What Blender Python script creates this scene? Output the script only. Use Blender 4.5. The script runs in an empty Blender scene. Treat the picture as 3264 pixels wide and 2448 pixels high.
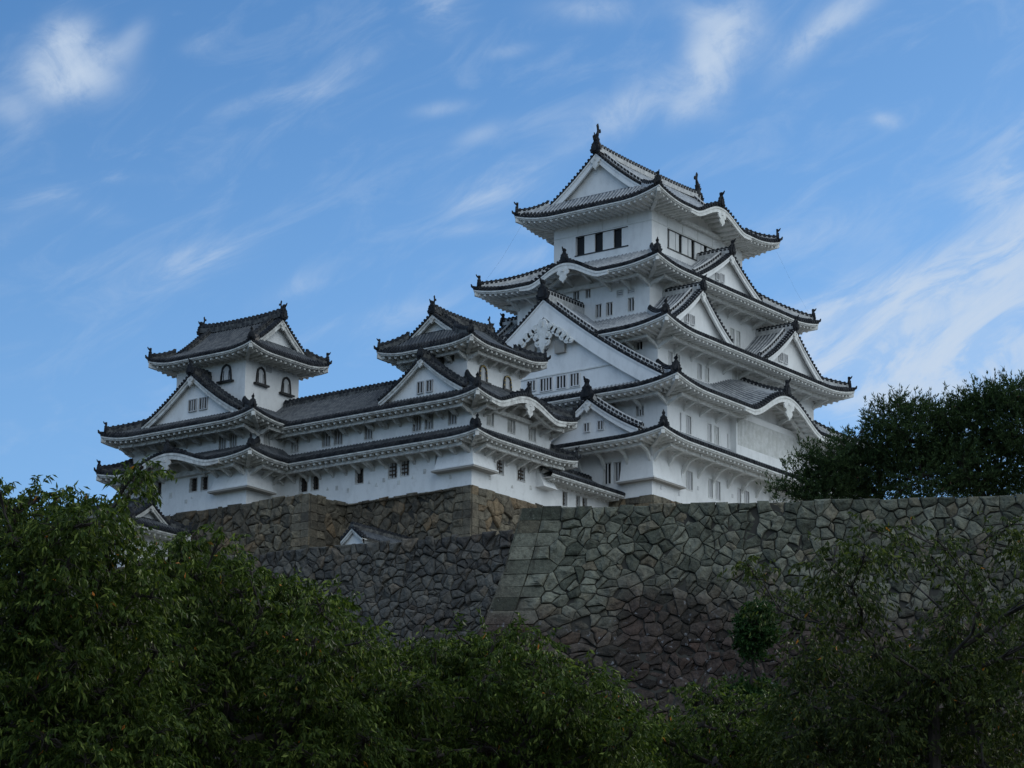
import bpy, math, random
import numpy as np
from mathutils import Vector, Matrix, noise as mnoise
random.seed(7); rng = np.random.default_rng(11)
sc = bpy.context.scene
R = math.radians
# ------------------------------------------------------------------ camera
CAMP = Vector((-183.2, -122.43, 0.0))
YAW, PITCH, ROLL = 0.9304243, 0.2567443, 0.0113392
FPX = 9000.0
fw = Vector((math.sin(YAW)*math.cos(PITCH), math.cos(YAW)*math.cos(PITCH), math.sin(PITCH)))
r0 = fw.cross(Vector((0, 0, 1))).normalized(); u0 = r0.cross(fw)
rt = r0*math.cos(ROLL)+u0*math.sin(ROLL); up = -r0*math.sin(ROLL)+u0*math.cos(ROLL)
cd = bpy.data.cameras.new("camera"); cam = bpy.data.objects.new("camera", cd); sc.collection.objects.link(cam)
cam.matrix_world = Matrix(((rt.x, up.x, -fw.x, CAMP.x), (rt.y, up.y, -fw.y, CAMP.y), (rt.z, up.z, -fw.z, CAMP.z), (0, 0, 0, 1)))
cd.sensor_width = 36; cd.lens = 36*FPX/3264; cd.clip_start = 0.5; cd.clip_end = 12000
sc.camera = cam
def at(px, py, depth):          # a point at true depth; px in the 2212 px wide view
    x = px*3264/2212; y = py*3264/2212
    return CAMP + (fw + rt*((x-1632)/FPX) - up*((y-1224)/FPX))*depth
# ------------------------------------------------------------------ light
SUN_AZ, SUN_EL = R(88), R(24)      # azimuth clockwise from north (+Y)
sdir = Vector((math.sin(SUN_AZ)*math.cos(SUN_EL), math.cos(SUN_AZ)*math.cos(SUN_EL), math.sin(SUN_EL)))
ld = bpy.data.lights.new("sun", 'SUN'); ld.energy = 1.2; ld.angle = R(10); ld.color = (1, .93, .84)
lo = bpy.data.objects.new("sun", ld); sc.collection.objects.link(lo)
lo.rotation_euler = (-sdir).to_track_quat('-Z', 'Y').to_euler(); lo.location = (0, 0, 150)
sc.view_settings.view_transform = 'Standard'; sc.view_settings.look = 'None'; sc.view_settings.gamma = 1
sc.view_settings.use_curve_mapping = False
sc.view_settings.exposure = 0.0
w = bpy.data.worlds.new("World"); sc.world = w; w.use_nodes = True
class NB:
    def __init__(s, nt): s.nt = nt; s.N = nt.nodes; s.L = nt.links
    def n(s, t, **k):
        nd = s.N.new(t)
        for a, b in k.items():
            if a == 'op': nd.operation = b
            else: setattr(nd, a, b)
        return nd
    def put(s, sock, v):
        if hasattr(v, 'links') or isinstance(v, bpy.types.NodeSocket): s.L.new(v, sock)
        else: sock.default_value = v
    def m(s, op, a, b=None, c=None, clamp=False):
        nd = s.n('ShaderNodeMath', op=op); nd.use_clamp = clamp
        s.put(nd.inputs[0], a)
        if b is not None: s.put(nd.inputs[1], b)
        if c is not None: s.put(nd.inputs[2], c)
        return nd.outputs[0]
    def mix(s, f, a, b, bt='MIX'):
        nd = s.n('ShaderNodeMix', data_type='RGBA', blend_type=bt)
        s.put(nd.inputs[0], f); s.put(nd.inputs[6], a); s.put(nd.inputs[7], b)
        return nd.outputs[2]
    def noise(s, vec, scale, detail=4, rough=.5, dist=0):
        nd = s.n('ShaderNodeTexNoise'); s.put(nd.inputs['Scale'], scale); nd.inputs['Detail'].default_value = detail
        nd.inputs['Roughness'].default_value = rough; nd.inputs['Distortion'].default_value = dist
        if vec is not None: s.L.new(vec, nd.inputs['Vector'])
        return nd.outputs['Fac']
    def ramp(s, f, lo, hi, a=0., b=1.):
        nd = s.n('ShaderNodeMapRange'); nd.interpolation_type = 'SMOOTHSTEP'
        s.put(nd.inputs[0], f)
        for i, v in enumerate((lo, hi, a, b)): nd.inputs[i+1].default_value = v
        return nd.outputs[0]
def c3(r, g, b): return (r, g, b, 1)
def build_world():
    nt = w.node_tree; nt.nodes.clear(); B = NB(nt)
    out = B.n('ShaderNodeOutputWorld'); bg = B.n('ShaderNodeBackground')
    sky = B.n('ShaderNodeTexSky', sky_type='NISHITA'); sky.sun_disc = False
    sky.sun_elevation = SUN_EL; sky.sun_rotation = SUN_AZ; sky.air_density = 1.0; sky.dust_density = .3; sky.ozone_density = 4.0
    sky.altitude = 50
    bg.inputs['Strength'].default_value = 0.1
    tc = B.n('ShaderNodeTexCoord'); sep = B.n('ShaderNodeSeparateXYZ'); B.L.new(tc.outputs['Generated'], sep.inputs[0])
    az = B.m('MULTIPLY', B.m('ARCTAN2', sep.outputs[0], sep.outputs[1]), 180/math.pi)
    el = B.m('MULTIPLY', B.m('ARCSINE', sep.outputs[2]), 180/math.pi)
    # cloud layer: bearing and elevation in degrees, with streaky noise in real sky directions
    comb = B.n('ShaderNodeCombineXYZ'); B.L.new(az, comb.inputs[0]); B.L.new(el, comb.inputs[1])
    rot = B.n('ShaderNodeVectorRotate'); rot.rotation_type = 'Z_AXIS'; B.L.new(comb.outputs[0], rot.inputs['Vector']); rot.inputs['Angle'].default_value = R(-28)
    sc1 = B.n('ShaderNodeVectorMath', op='MULTIPLY'); B.L.new(rot.outputs[0], sc1.inputs[0]); sc1.inputs[1].default_value = (.35, 1.0, 1)
    nz = B.noise(sc1.outputs[0], 1.05, 9, .64, .8)
    nz2 = B.noise(comb.outputs[0], .85, 9, .66, .5)
    nzf = B.noise(sc1.outputs[0], 2.6, 6, .6, .4)
    dens = None
    # (x, y) in the 2212 view, half axes, tilt (deg, up to the right), strength, kind
    blobs = [(142,85,48,34,20,.9,1),(148,155,70,42,0,1.5,1),(120,195,36,26,0,.35,1),(285,85,40,20,50,.3,1),(240,115,40,20,0,.25,1),(25,235,50,30,-20,.3,1),(430,100,30,14,10,.2,1),
             (1570,85,46,70,-30,.9,1),(1530,40,70,26,-20,.35,1),(1530,150,34,60,10,.8,1),(1480,225,46,26,35,.55,1),(1400,200,90,34,25,.3,1),(1330,255,110,30,30,.25,1),
             (1820,30,90,24,35,.6,1),(1740,95,80,24,45,.28,1),(960,15,40,40,60,.35,0),(600,215,90,14,12,.3,0),(720,170,80,14,35,.26,0),
             (70,460,60,22,30,.3,0),(150,440,60,16,-10,.16,0),(400,575,90,26,22,.38,0),(440,550,60,12,12,.2,0),(620,630,60,18,30,.34,0),(1090,400,90,30,18,.5,0),(1050,440,60,18,20,.3,0),
             (950,235,46,12,10,.32,1),(1040,290,50,16,20,.25,1),(1100,110,40,12,10,.22,1),(1280,20,80,24,0,.3,1),(1190,260,90,20,10,.15,0),(1920,262,24,13,-15,.5,1),
             (1060,495,80,12,6,.25,0),(830,690,110,22,18,.22,0),(1120,560,70,20,10,.2,0),(1750,500,90,30,10,.22,0),(290,385,40,10,5,.15,0),
             (2120,570,190,44,20,1.0,0),(1960,630,220,40,20,.7,0),(2170,430,60,60,10,.6,0),(1980,690,220,50,10,.3,1),(2200,340,40,70,0,.3,0),(2140,660,180,50,14,.8,0),(2050,735,260,60,6,1.0,0),(2160,810,200,60,0,.9,0),(1930,810,210,60,5,1.1,0),(1800,660,120,22,15,.3,0),(1960,850,200,34,0,.5,0)]
    for (x, y, a, b, th, st, kind) in blobs:
        d = (at(x, y, 1)-CAMP).normalized(); A = math.degrees(math.atan2(d.x, d.y)); E_ = math.degrees(math.asin(d.z))
        k = math.degrees(3264/2212/FPX)
        dx = B.m('MULTIPLY', B.m('SUBTRACT', az, A), math.cos(math.radians(E_))); dy = B.m('SUBTRACT', el, E_)
        ct, sn = math.cos(R(th)), math.sin(R(th))
        u_ = B.m('MULTIPLY', B.m('MULTIPLY_ADD', dx, ct, B.m('MULTIPLY', dy, sn)), 1/(a*k*(1.12 if kind else 1.3)))
        v_ = B.m('MULTIPLY', B.m('MULTIPLY_ADD', dy, ct, B.m('MULTIPLY', dx, -sn)), 1/(b*k*(1.12 if kind else 1.3)))
        q = B.m('ADD', B.m('MULTIPLY', u_, u_), B.m('MULTIPLY', v_, v_))
        g = B.m('MULTIPLY', B.m('EXPONENT', B.m('MULTIPLY', q, -1.)), st)
        nn = nz2 if kind else nz
        g = B.m('MULTIPLY', g, B.ramp(nn, .30 if kind else .36, .62 if kind else .66, .35 if kind else .16, 1.25 if kind else 1.3))
        dens = g if dens is None else B.m('ADD', dens, g)
    # faint veil elsewhere
    veil = B.m('MULTIPLY', B.ramp(nz, .45, .8), .16)
    dens = B.m('ADD', dens, veil)
    dens = B.m('MULTIPLY', dens, B.ramp(nzf, .2, .75, .72, 1.15))
    dens = B.m('MULTIPLY', B.m('SUBTRACT', 1., B.m('EXPONENT', B.m('MULTIPLY', dens, -1.25))), .96)
    tint = B.mix(1.0, sky.outputs[0], c3(.69, 1.01, 1.22), 'MULTIPLY')
    hz = B.ramp(el, -2, 26, 1.12, .84)
    hzv = B.n('ShaderNodeVectorMath', op='SCALE'); B.L.new(tint, hzv.inputs[0]); B.L.new(hz, hzv.inputs['Scale'])
    # cloud added outside the view to light the walls: bright south, thinner west
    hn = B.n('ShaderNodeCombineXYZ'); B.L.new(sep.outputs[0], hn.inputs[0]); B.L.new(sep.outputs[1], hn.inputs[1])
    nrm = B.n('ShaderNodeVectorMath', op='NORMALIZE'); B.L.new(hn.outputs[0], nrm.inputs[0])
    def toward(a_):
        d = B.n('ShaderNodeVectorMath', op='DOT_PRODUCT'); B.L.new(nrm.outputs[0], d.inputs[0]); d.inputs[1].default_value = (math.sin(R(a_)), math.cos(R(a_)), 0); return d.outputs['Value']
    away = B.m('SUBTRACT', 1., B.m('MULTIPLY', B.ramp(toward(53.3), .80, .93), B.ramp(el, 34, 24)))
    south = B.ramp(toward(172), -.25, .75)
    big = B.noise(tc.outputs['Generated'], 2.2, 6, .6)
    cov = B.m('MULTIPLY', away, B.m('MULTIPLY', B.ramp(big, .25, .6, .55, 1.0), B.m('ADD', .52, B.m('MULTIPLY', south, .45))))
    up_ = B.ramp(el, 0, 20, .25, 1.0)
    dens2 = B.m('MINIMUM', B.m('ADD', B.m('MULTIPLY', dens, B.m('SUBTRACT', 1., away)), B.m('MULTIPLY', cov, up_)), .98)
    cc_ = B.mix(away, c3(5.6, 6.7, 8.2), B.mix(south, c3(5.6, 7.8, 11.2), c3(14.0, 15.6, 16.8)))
    pale_ = B.mix(B.m('MULTIPLY', B.ramp(el, 23, 6), .42), hzv.outputs[0], c3(3.4, 5.2, 7.8))
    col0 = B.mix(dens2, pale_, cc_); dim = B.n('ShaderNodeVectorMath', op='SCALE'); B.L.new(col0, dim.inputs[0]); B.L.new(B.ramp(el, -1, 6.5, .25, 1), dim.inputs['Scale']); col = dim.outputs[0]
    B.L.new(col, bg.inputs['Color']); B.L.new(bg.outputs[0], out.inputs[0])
build_world()
# ------------------------------------------------------------------ materials
def mat(name, base=(.5, .5, .5), rough=.8, fn=None, spec=.3):
    m = bpy.data.materials.new(name); m.use_nodes = True; nt = m.node_tree; B = NB(nt)
    p = nt.nodes['Principled BSDF']; p.inputs['Base Color'].default_value = c3(*base); p.inputs['Roughness'].default_value = rough
    p.inputs['Specular IOR Level'].default_value = spec
    if fn: fn(B, p)
    return m
def objco(B, s=(1, 1, 1)):
    tc = B.n('ShaderNodeTexCoord'); mp = B.n('ShaderNodeMapping'); mp.inputs['Scale'].default_value = s
    B.L.new(tc.outputs['Object'], mp.inputs[0]); return mp.outputs[0]
def noisy(a, b, scale, st=(1, 1, 1), lo=.35, hi=.65, bump=0, bs=20):
    def fn(B, p):
        co = objco(B, st); f = B.ramp(B.noise(co, scale, 6, .6), lo, hi)
        B.L.new(B.mix(f, c3(*a), c3(*b)), p.inputs['Base Color'])
        if bump:
            bm = B.n('ShaderNodeBump'); bm.inputs['Strength'].default_value = bump; bm.inputs['Distance'].default_value = .05
            B.L.new(B.noise(objco(B), bs, 4), bm.inputs['Height']); B.L.new(bm.outputs[0], p.inputs['Normal'])
    return fn
def plaster_fn(B, p):
    a = B.noise(objco(B, (1, 1, .45)), .9, 6, .65); b = B.noise(objco(B), 3.2, 5, .6)
    col = B.mix(B.ramp(a, .42, .72), c3(.80, .80, .79), c3(.68, .68, .67))
    col = B.mix(B.m('MULTIPLY', B.ramp(b, .55, .8), .35), col, c3(.60, .59, .57))
    B.L.new(col, p.inputs['Base Color'])
def plaster_old_fn(B, p):
    a = B.noise(objco(B, (1.2, 1.2, .45)), 1.0, 6, .65); b = B.noise(objco(B), 2.2, 6, .65)
    col = B.mix(B.ramp(a, .42, .7), c3(.77, .77, .76), c3(.68, .68, .67))
    col = B.mix(B.m('MULTIPLY', B.ramp(b, .5, .76), .45), col, c3(.54, .53, .51))
    B.L.new(col, p.inputs['Base Color'])
M = {}
M['plaster'] = mat('white_plaster', (.75, .75, .74), .85, plaster_fn)
M['plaster_old'] = mat('weathered_plaster', (.7, .7, .69), .85, plaster_old_fn)
M['trim'] = mat('plaster_trim', (.7, .7, .68), .8, noisy((.74, .74, .72), (.6, .6, .57), 2.5))
M['trim_old'] = mat('plaster_trim_old', (.6, .6, .58), .8, noisy((.66, .66, .63), (.44, .43, .41), 2.5))
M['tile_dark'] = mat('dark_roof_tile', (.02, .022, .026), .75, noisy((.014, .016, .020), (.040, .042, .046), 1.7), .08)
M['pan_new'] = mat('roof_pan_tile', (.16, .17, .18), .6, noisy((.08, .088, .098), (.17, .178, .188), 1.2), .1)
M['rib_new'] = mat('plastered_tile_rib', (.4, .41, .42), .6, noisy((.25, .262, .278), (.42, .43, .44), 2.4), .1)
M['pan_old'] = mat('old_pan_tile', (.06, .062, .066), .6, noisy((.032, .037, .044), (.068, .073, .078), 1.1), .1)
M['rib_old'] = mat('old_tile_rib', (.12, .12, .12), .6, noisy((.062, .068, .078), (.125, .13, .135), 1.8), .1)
M['ridge_new'] = mat('plastered_ridge', (.42, .42, .42), .7, noisy((.36, .36, .36), (.55, .55, .54), 3))
M['ridge_old'] = mat('old_ridge', (.11, .11, .11), .7, noisy((.035, .037, .04), (.12, .12, .115), 3), .1)
M['dark'] = mat('window_dark', (.012, .012, .014), .6)
M['wood'] = mat('dark_wood', (.06, .045, .035), .7, noisy((.045, .035, .028), (.10, .075, .055), 4, (1, 1, 6)))
M['beam'] = mat('beam_and_shade_brown', (.33, .31, .28), .8)
M['black'] = mat('black_lacquer', (.015, .013, .012), .35)
M['gold'] = mat('gilt_fitting', (.45, .32, .10), .4)
M['bar'] = mat('window_bar', (.6, .6, .6), .8)
M['bar_dim'] = mat('old_window_bar', (.42, .42, .42), .8)
M['bark'] = mat('bark', (.03, .024, .02), .9, noisy((.018, .015, .013), (.05, .042, .036), 6, (1, 1, .3)))
# ------------------------------------------------------------------ mesh helpers
class MB:
    def __init__(s): s.v = []; s.f = []; s.m = []
    def poly(s, pts, m=0):
        i = len(s.v); s.v.extend([tuple(p) for p in pts]); s.f.append(tuple(range(i, i+len(pts)))); s.m.append(m)
    def grid(s, rows, m=0, closed=False):
        i = len(s.v); n = len(rows[0])
        for r in rows: s.v.extend([tuple(p) for p in r])
        for a in range(len(rows)-1):
            for b in range(n-1 if not closed else n):
                c = (b+1) % n
                s.f.append((i+a*n+b, i+a*n+c, i+(a+1)*n+c, i+(a+1)*n+b)); s.m.append(m)
    def box(s, c8, m=0):
        i = len(s.v); s.v.extend([tuple(p) for p in c8])
        for q in ((0, 3, 2, 1), (4, 5, 6, 7), (0, 1, 5, 4), (1, 2, 6, 5), (2, 3, 7, 6), (3, 0, 4, 7)):
            s.f.append(tuple(i+k for k in q)); s.m.append(m)
    def prism(s, pts, ex, m=0):        # extrude polygon pts along vector ex
        i = len(s.v); n = len(pts); ex = Vector(ex)
        s.v.extend([tuple(p) for p in pts]); s.v.extend([tuple(Vector(p)+ex) for p in pts])
        s.f.append(tuple(range(i, i+n))); s.m.append(m)
        s.f.append(tuple(range(i+2*n-1, i+n-1, -1))); s.m.append(m)
        for k in range(n):
            j = (k+1) % n; s.f.append((i+k, i+k+n, i+j+n, i+j)); s.m.append(m)
    def tube(s, pts, rad, m=0, n=6, cap=True):
        rows = []; pts = [Vector(p) for p in pts]
        for k, p in enumerate(pts):
            d = (pts[min(k+1, len(pts)-1)]-pts[max(k-1, 0)])
            if d.length < 1e-6: d = Vector((0, 0, 1))
            d.normalize(); a = d.cross(Vector((.13, .27, .95))).normalized(); b = d.cross(a)
            r = rad[k] if hasattr(rad, '__len__') else rad
            rows.append([p+(a*math.cos(2*math.pi*j/n)+b*math.sin(2*math.pi*j/n))*r for j in range(n)])
        s.grid(rows, m, True)
        if cap: s.poly(rows[-1], m); s.poly(rows[0][::-1], m)
    def build(s, name, mats, parent=None, smooth=False):
        me = bpy.data.meshes.new(name); me.from_pydata(s.v, [], s.f)
        if not isinstance(mats, (list, tuple)): mats = [mats]
        for k in mats: me.materials.append(k)
        if len(mats) > 1: me.polygons.foreach_set('material_index', s.m)
        if smooth: me.polygons.foreach_set('use_smooth', [True]*len(me.polygons))
        me.update(); o = bpy.data.objects.new(name, me); sc.collection.objects.link(o)
        if parent is not None:
            o.parent = parent; o.matrix_parent_inverse = Matrix.Translation(-Vector(parent['_o'])) if '_o' in parent else Matrix.Identity(4)
        return o
def thing(name, loc, label, cat, group=None):
    o = bpy.data.objects.new(name, None); sc.collection.objects.link(o); o.location = loc; o['_o'] = tuple(loc)
    o['label'] = label; o['category'] = cat
    if group: o['group'] = group
    return o
def tag(o, label, cat, group=None, kind=None):
    if label: o['label'] = label
    if cat: o['category'] = cat
    if group: o['group'] = group
    if kind: o['kind'] = kind
    return o
# side frames: S,N faces run along x ; W,E faces run along y
SG = {'S': -1, 'N': 1, 'W': -1, 'E': 1}
def sp(side, o, u, z): return (u, o, z) if side in 'SN' else (o, u, z)
def sbox(mb, side, pl, u0, u1, z0, z1, d0, d1, m=0):
    a = pl+SG[side]*d0; b = pl+SG[side]*d1
    mb.box([sp(side, a, u0, z0), sp(side, a, u1, z0), sp(side, b, u1, z0), sp(side, b, u0, z0),
            sp(side, a, u0, z1), sp(side, a, u1, z1), sp(side, b, u1, z1), sp(side, b, u0, z1)], m)
# ------------------------------------------------------------------ walls and windows
def wall(parent, rect, z0, z1, holes, topz, mt, name='wall'):
    mb = MB(); x0, y0, x1, y1 = rect
    for side, pl, a, b in (('S', y0, x0, x1), ('N', y1, x0, x1), ('W', x0, y0, y1), ('E', x1, y0, y1)):
        hs = holes.get(side, [])
        us = sorted(set([a, b]+[h[0] for h in hs]+[h[1] for h in hs])); zs = sorted(set([z0, z1]+[h[2] for h in hs]+[h[3] for h in hs]))
        for i in range(len(us)-1):
            for j in range(len(zs)-1):
                uc = (us[i]+us[i+1])/2; zc = (zs[j]+zs[j+1])/2
                if any(h[0] < uc < h[1] and h[2] < zc < h[3] for h in hs): continue
                mb.poly([sp(side, pl, us[i], zs[j]), sp(side, pl, us[i+1], zs[j]), sp(side, pl, us[i+1], zs[j+1]), sp(side, pl, us[i], zs[j+1])])
        for h in hs:
            q = pl-SG[side]*.3
            for (ua, za, ub, zb) in ((h[0], h[2], h[1], h[2]), (h[1], h[2], h[1], h[3]), (h[1], h[3], h[0], h[3]), (h[0], h[3], h[0], h[2])):
                mb.poly([sp(side, pl, ua, za), sp(side, pl, ub, zb), sp(side, q, ub, zb), sp(side, q, ua, za)])
        f = topz.get(side) if topz else None
        if f:
            n = max(1, int((b-a)/.4)); r0_ = []; r1_ = []
            for i in range(n+1):
                u = a+(b-a)*i/n; r0_.append(sp(side, pl, u, z1)); r1_.append(sp(side, pl, u, max(z1, f(u))))
            mb.grid([r0_, r1_])
    return mb.build(name, mt, parent)
def window(parent, side, pl, u0, u1, z0, z1, kind, old=False):
    mb = MB(); w_ = u1-u0; bm = 1
    t = .06
    sbox(mb, side, pl, u0, u1, z0, z1, -.29, -.27, 0)
    # thin frame, proud of the wall
    if kind != 'plain':
        sbox(mb, side, pl, u0-t, u0, z0-t, z1+t, -.02, .03, 1); sbox(mb, side, pl, u1, u1+t, z0-t, z1+t, -.02, .03, 1)
        sbox(mb, side, pl, u0, u1, z1, z1+t, -.02, .03, 1); sbox(mb, side, pl, u0, u1, z0-t, z0, -.02, .04, 1)
    mats = [M['dark'], M['trim_old' if old else 'trim'], M['bar_dim' if old else 'bar'], M['wood']]
    if kind == 'bars':
        n = max(2, int(round(w_/.27)))
        for i in range(n-1 if n > 2 else 1):
            c = u0+w_*(i+1)/n; sbox(mb, side, pl, c-.045, c+.045, z0, z1, -.14, -.04, 2)
        if n == 2: pass
    elif kind == 'barsw':      # wide plaster bars, closed shutters behind
        n = max(3, int(round(w_/.24)))
        sbox(mb, side, pl, u0, u0+w_*.5, z0, z1, -.26, -.2, 2)
        for i in range(1, n):
            c = u0+w_*i/n; sbox(mb, side, pl, c-.06, c+.06, z0, z1, -.16, -.02, 2)
    elif kind == 'pale':       # shutter closed behind broad bars
        sbox(mb, side, pl, u0, u1, z0, z1, -.22, -.16, 2)
        n = max(3, int(round(w_/.25)))
        for i in range(1, n):
            c = u0+w_*i/n; sbox(mb, side, pl, c-.06, c+.06, z0, z1, -.14, -.02, 1)
    elif kind == 'wood':       # open window with a timber lattice
        for i in (1, 2): sbox(mb, side, pl, u0+w_*i/3-.025, u0+w_*i/3+.025, z0, z1, -.2, -.15, 3)
        for i in (1, 2, 3): sbox(mb, side, pl, u0, u1, z0+(z1-z0)*i/4-.02, z0+(z1-z0)*i/4+.02, -.2, -.16, 3)
    elif kind == 'slats':
        for i in (0, 1, 2): sbox(mb, side, pl, u0, u1, z0+(z1-z0)*(i+.5)/3-.05, z0+(z1-z0)*(i+.5)/3+.05, -.12, -.02, 2)
    elif kind == 'pane':       # pale paper panes in a dim grid
        sbox(mb, side, pl, u0, u1, z0, z1, -.2, -.18, 2)
        sbox(mb, side, pl, u0, u0+w_*.3, z0, z1, -.17, -.15, 0)
        for i in (1, 2): sbox(mb, side, pl, u0+w_*i/3-.02, u0+w_*i/3+.02, z0, z1, -.15, -.1, 3)
        for i in (1, 2, 3): sbox(mb, side, pl, u0, u1, z0+(z1-z0)*i/4-.05, z0+(z1-z0)*i/4+.05, -.15, -.1, 3)
    return mb.build('window', mats, parent)
def bell_window(parent, side, pl, c, z0, w_, h, gilt=.5):
    """bell-shaped opening in a black, gilt-studded frame over a black sill"""
    prof = [(-.5, 0), (-.475, .3), (-.43, .6), (-.37, .8), (-.25, .92), (-.1, .965), (0, 1.0)]
    prof = prof+[(-a, b) for a, b in prof[-2::-1]]
    mb = MB(); s = SG[side]
    def P(a, b, d): return sp(side, pl+s*d, c+a*w_, z0+b*h)
    outer = [P(a*1.0, b, .03) for a, b in prof]; outer2 = [P(a, b, .12) for a, b in prof]
    inner2 = [P(a*.76, b*.88, .12) for a, b in prof]; inner = [P(a*.76, b*.88, .03) for a, b in prof]
    mb.grid([outer, outer2, inner2, inner], 0)
    mb.poly([P(a*.76, b*.88, .035) for a, b in prof], 2)
    for i in (-1, 1): sbox(mb, side, pl, c+i*.24*w_-.03, c+i*.24*w_+.03, z0, z0+h*.6, .036, .06, 1)
    for i in range(-1, 2): sbox(mb, side, pl, c+i*.17*w_-.03, c+i*.17*w_+.03, z0, z0+h*.78, .035, .07, 2)
    for k, (a, b) in enumerate(prof):
        q = P(a*.88, b*.94, .12)
        if gilt > .5:
            sbox(mb, side, pl, c+a*.86*w_-.05, c+a*.86*w_+.05, z0+b*.93*h-.04, z0+b*.93*h+.04, .11, .15, 3)
    sbox(mb, side, pl, c-.68*w_, c+.68*w_, z0-.14, z0, 0, .3, 0)
    return mb.build('bell_window', [M['black'], M['dark'], M['bar'], M['gold']], parent)
# ------------------------------------------------------------------ roofs
def prof(t, c): return t*(1+c)-c*t*t
def bumpf(u, ks):
    z = 0
    for (c, hw, H) in ks:
        v = abs(u-c)/hw
        if v < 1: z = max(z, H*(.5+.5*math.cos(math.pi*v))**.8)
    return z
class Style: pass
def style(new=True):
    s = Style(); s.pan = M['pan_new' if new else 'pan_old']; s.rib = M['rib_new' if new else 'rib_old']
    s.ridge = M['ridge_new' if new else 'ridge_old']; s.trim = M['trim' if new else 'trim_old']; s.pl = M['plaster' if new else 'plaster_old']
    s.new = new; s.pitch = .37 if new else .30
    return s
def sheet(mb, tiles, P, ulim, nt, pitch, r, ustep=.5, m_pan=0, m_rib=1, caps=True):
    """roof surface P(u,t) with half-round tile ribs running down t"""
    a1, b1 = ulim(1); nu = max(1, int(math.ceil((b1-a1)/ustep))); rows = []
    for j in range(nt+1):
        t = j/nt; a, b = ulim(t); rows.append([P(a+(b-a)*i/nu, t) for i in range(nu+1)])
    mb.grid(rows, m_pan)
    e = .02; k = int(math.floor((b1-a1)/pitch)); st = a1+((b1-a1)-k*pitch)/2
    for i in range(k+1):
        u = st+i*pitch
        t0 = None
        for q in range(41):
            a, b = ulim(q/40)
            if a-1e-6 <= u <= b+1e-6: t0 = q/40; break
        if t0 is None or t0 > .93: continue
        n = max(2, int(round(nt*(1-t0))))
        du = Vector(P(u+e, 1))-Vector(P(u-e, 1)); du.z = 0; du.normalize(); rows = []
        for j in range(n+1):
            p = Vector(P(u, t0+(1-t0)*j/n))
            rows.append([p-du*r, p-du*r*.7+Vector((0, 0, r*.8)), p+Vector((0, 0, r*1.15)), p+du*r*.7+Vector((0, 0, r*.8)), p+du*r])
        mb.grid(rows, m_rib)
        if caps and tiles is not None:
            p = Vector(P(u, 1)); q = Vector(P(u, .97)); d = (p-q).normalized(); rr = r*1.45
            ring = []; 
            for a_ in range(8):
                an = 2*math.pi*a_/8; ring.append(du*math.cos(an)*rr+Vector((0, 0, math.sin(an)*rr)))
            c0 = p-d*.42+Vector((0, 0, r*1.15)); c1 = p+d*.06+Vector((0, 0, r*(1.05 if r > .08 else .7)))
            tiles.grid([[c0+x for x in ring], [c1+x for x in ring]], 0, True); tiles.poly([c1+x for x in ring], 0)
def ridge(mb, pts, w_, h, dash=.4, new=True, cap=.12, pale=False):
    """stacked-tile ridge: mortared body (0), dark cap and dark studs (1)"""
    pts = [Vector(p) for p in pts]; rows = []; cr = []
    for k, p in enumerate(pts):
        d = pts[min(k+1, len(pts)-1)]-pts[max(k-1, 0)]; d.z = 0; d.normalize(); s = Vector((-d.y, d.x, 0))
        z = Vector((0, 0, 1))
        rows.append([p-s*w_/2-z*.15, p-s*w_/2+z*h*.45, p-s*w_*.36+z*h*.5, p-s*w_*.36+z*h*.85, p+s*w_*.36+z*h*.85, p+s*w_*.36+z*h*.5, p+s*w_/2+z*h*.45, p+s*w_/2-z*.15])
        cr.append([p+s*math.cos(a)*cap*1.25+z*(h*.82+math.sin(a)*cap*1.5) for a in (math.pi, 2.4, 1.57, .74, 0)])
    mb.grid(rows, 0); mb.grid(cr, 0 if pale else 1); mb.poly(rows[0], 0); mb.poly(rows[-1][::-1], 0); mb.poly(cr[0], 1); mb.poly(cr[-1][::-1], 1)
    L = [0]
    for a, b in zip(pts, pts[1:]): L.append(L[-1]+(b-a).length)
    x = dash/2; 
    while x < L[-1]:
        k = max(i for i in range(len(L)-1) if L[i] <= x); f = (x-L[k])/(L[k+1]-L[k]); p = pts[k].lerp(pts[k+1], f)
        d = (pts[k+1]-pts[k]).normalized(); dh = Vector((d.x, d.y, 0)).normalized(); s = Vector((-dh.y, dh.x, 0)); z = Vector((0, 0, 1))
        q = dash*(.33 if pale else .29); hh = h*(.3 if pale else .17); zc = h*.62
        for sg in (-1, 1):
            c = p+s*sg*w_*.36+z*zc
            mb.box([c-d*q-s*.05-z*hh, c+d*q-s*.05-z*hh, c+d*q+s*.05-z*hh, c-d*q+s*.05-z*hh, c-d*q-s*.05+z*hh, c+d*q-s*.05+z*hh, c+d*q+s*.05+z*hh, c-d*q+s*.05+z*hh], 1)
        # bumps on the crest
        if pale: x += dash; continue
        c = p+z*(h*.82+cap*1.35)
        mb.box([c-d*q*.7-s*cap*.7-z*.05, c+d*q*.7-s*cap*.7-z*.05, c+d*q*.7+s*cap*.7-z*.05, c-d*q*.7+s*cap*.7-z*.05, c-d*q*.7-s*cap*.5+z*.06, c+d*q*.7-s*cap*.5+z*.06, c+d*q*.7+s*cap*.5+z*.06, c-d*q*.7+s*cap*.5+z*.06], 1)
        x += dash
ONI = [(.48, -.25), (.56, 0), (.62, .12), (.44, .22), (.46, .42), (.36, .58), (.40, .70), (.22, .82), (.14, .95), (.12, 1.05), (.19, 1.14), (.18, 1.28), (.08, 1.38)]
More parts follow.
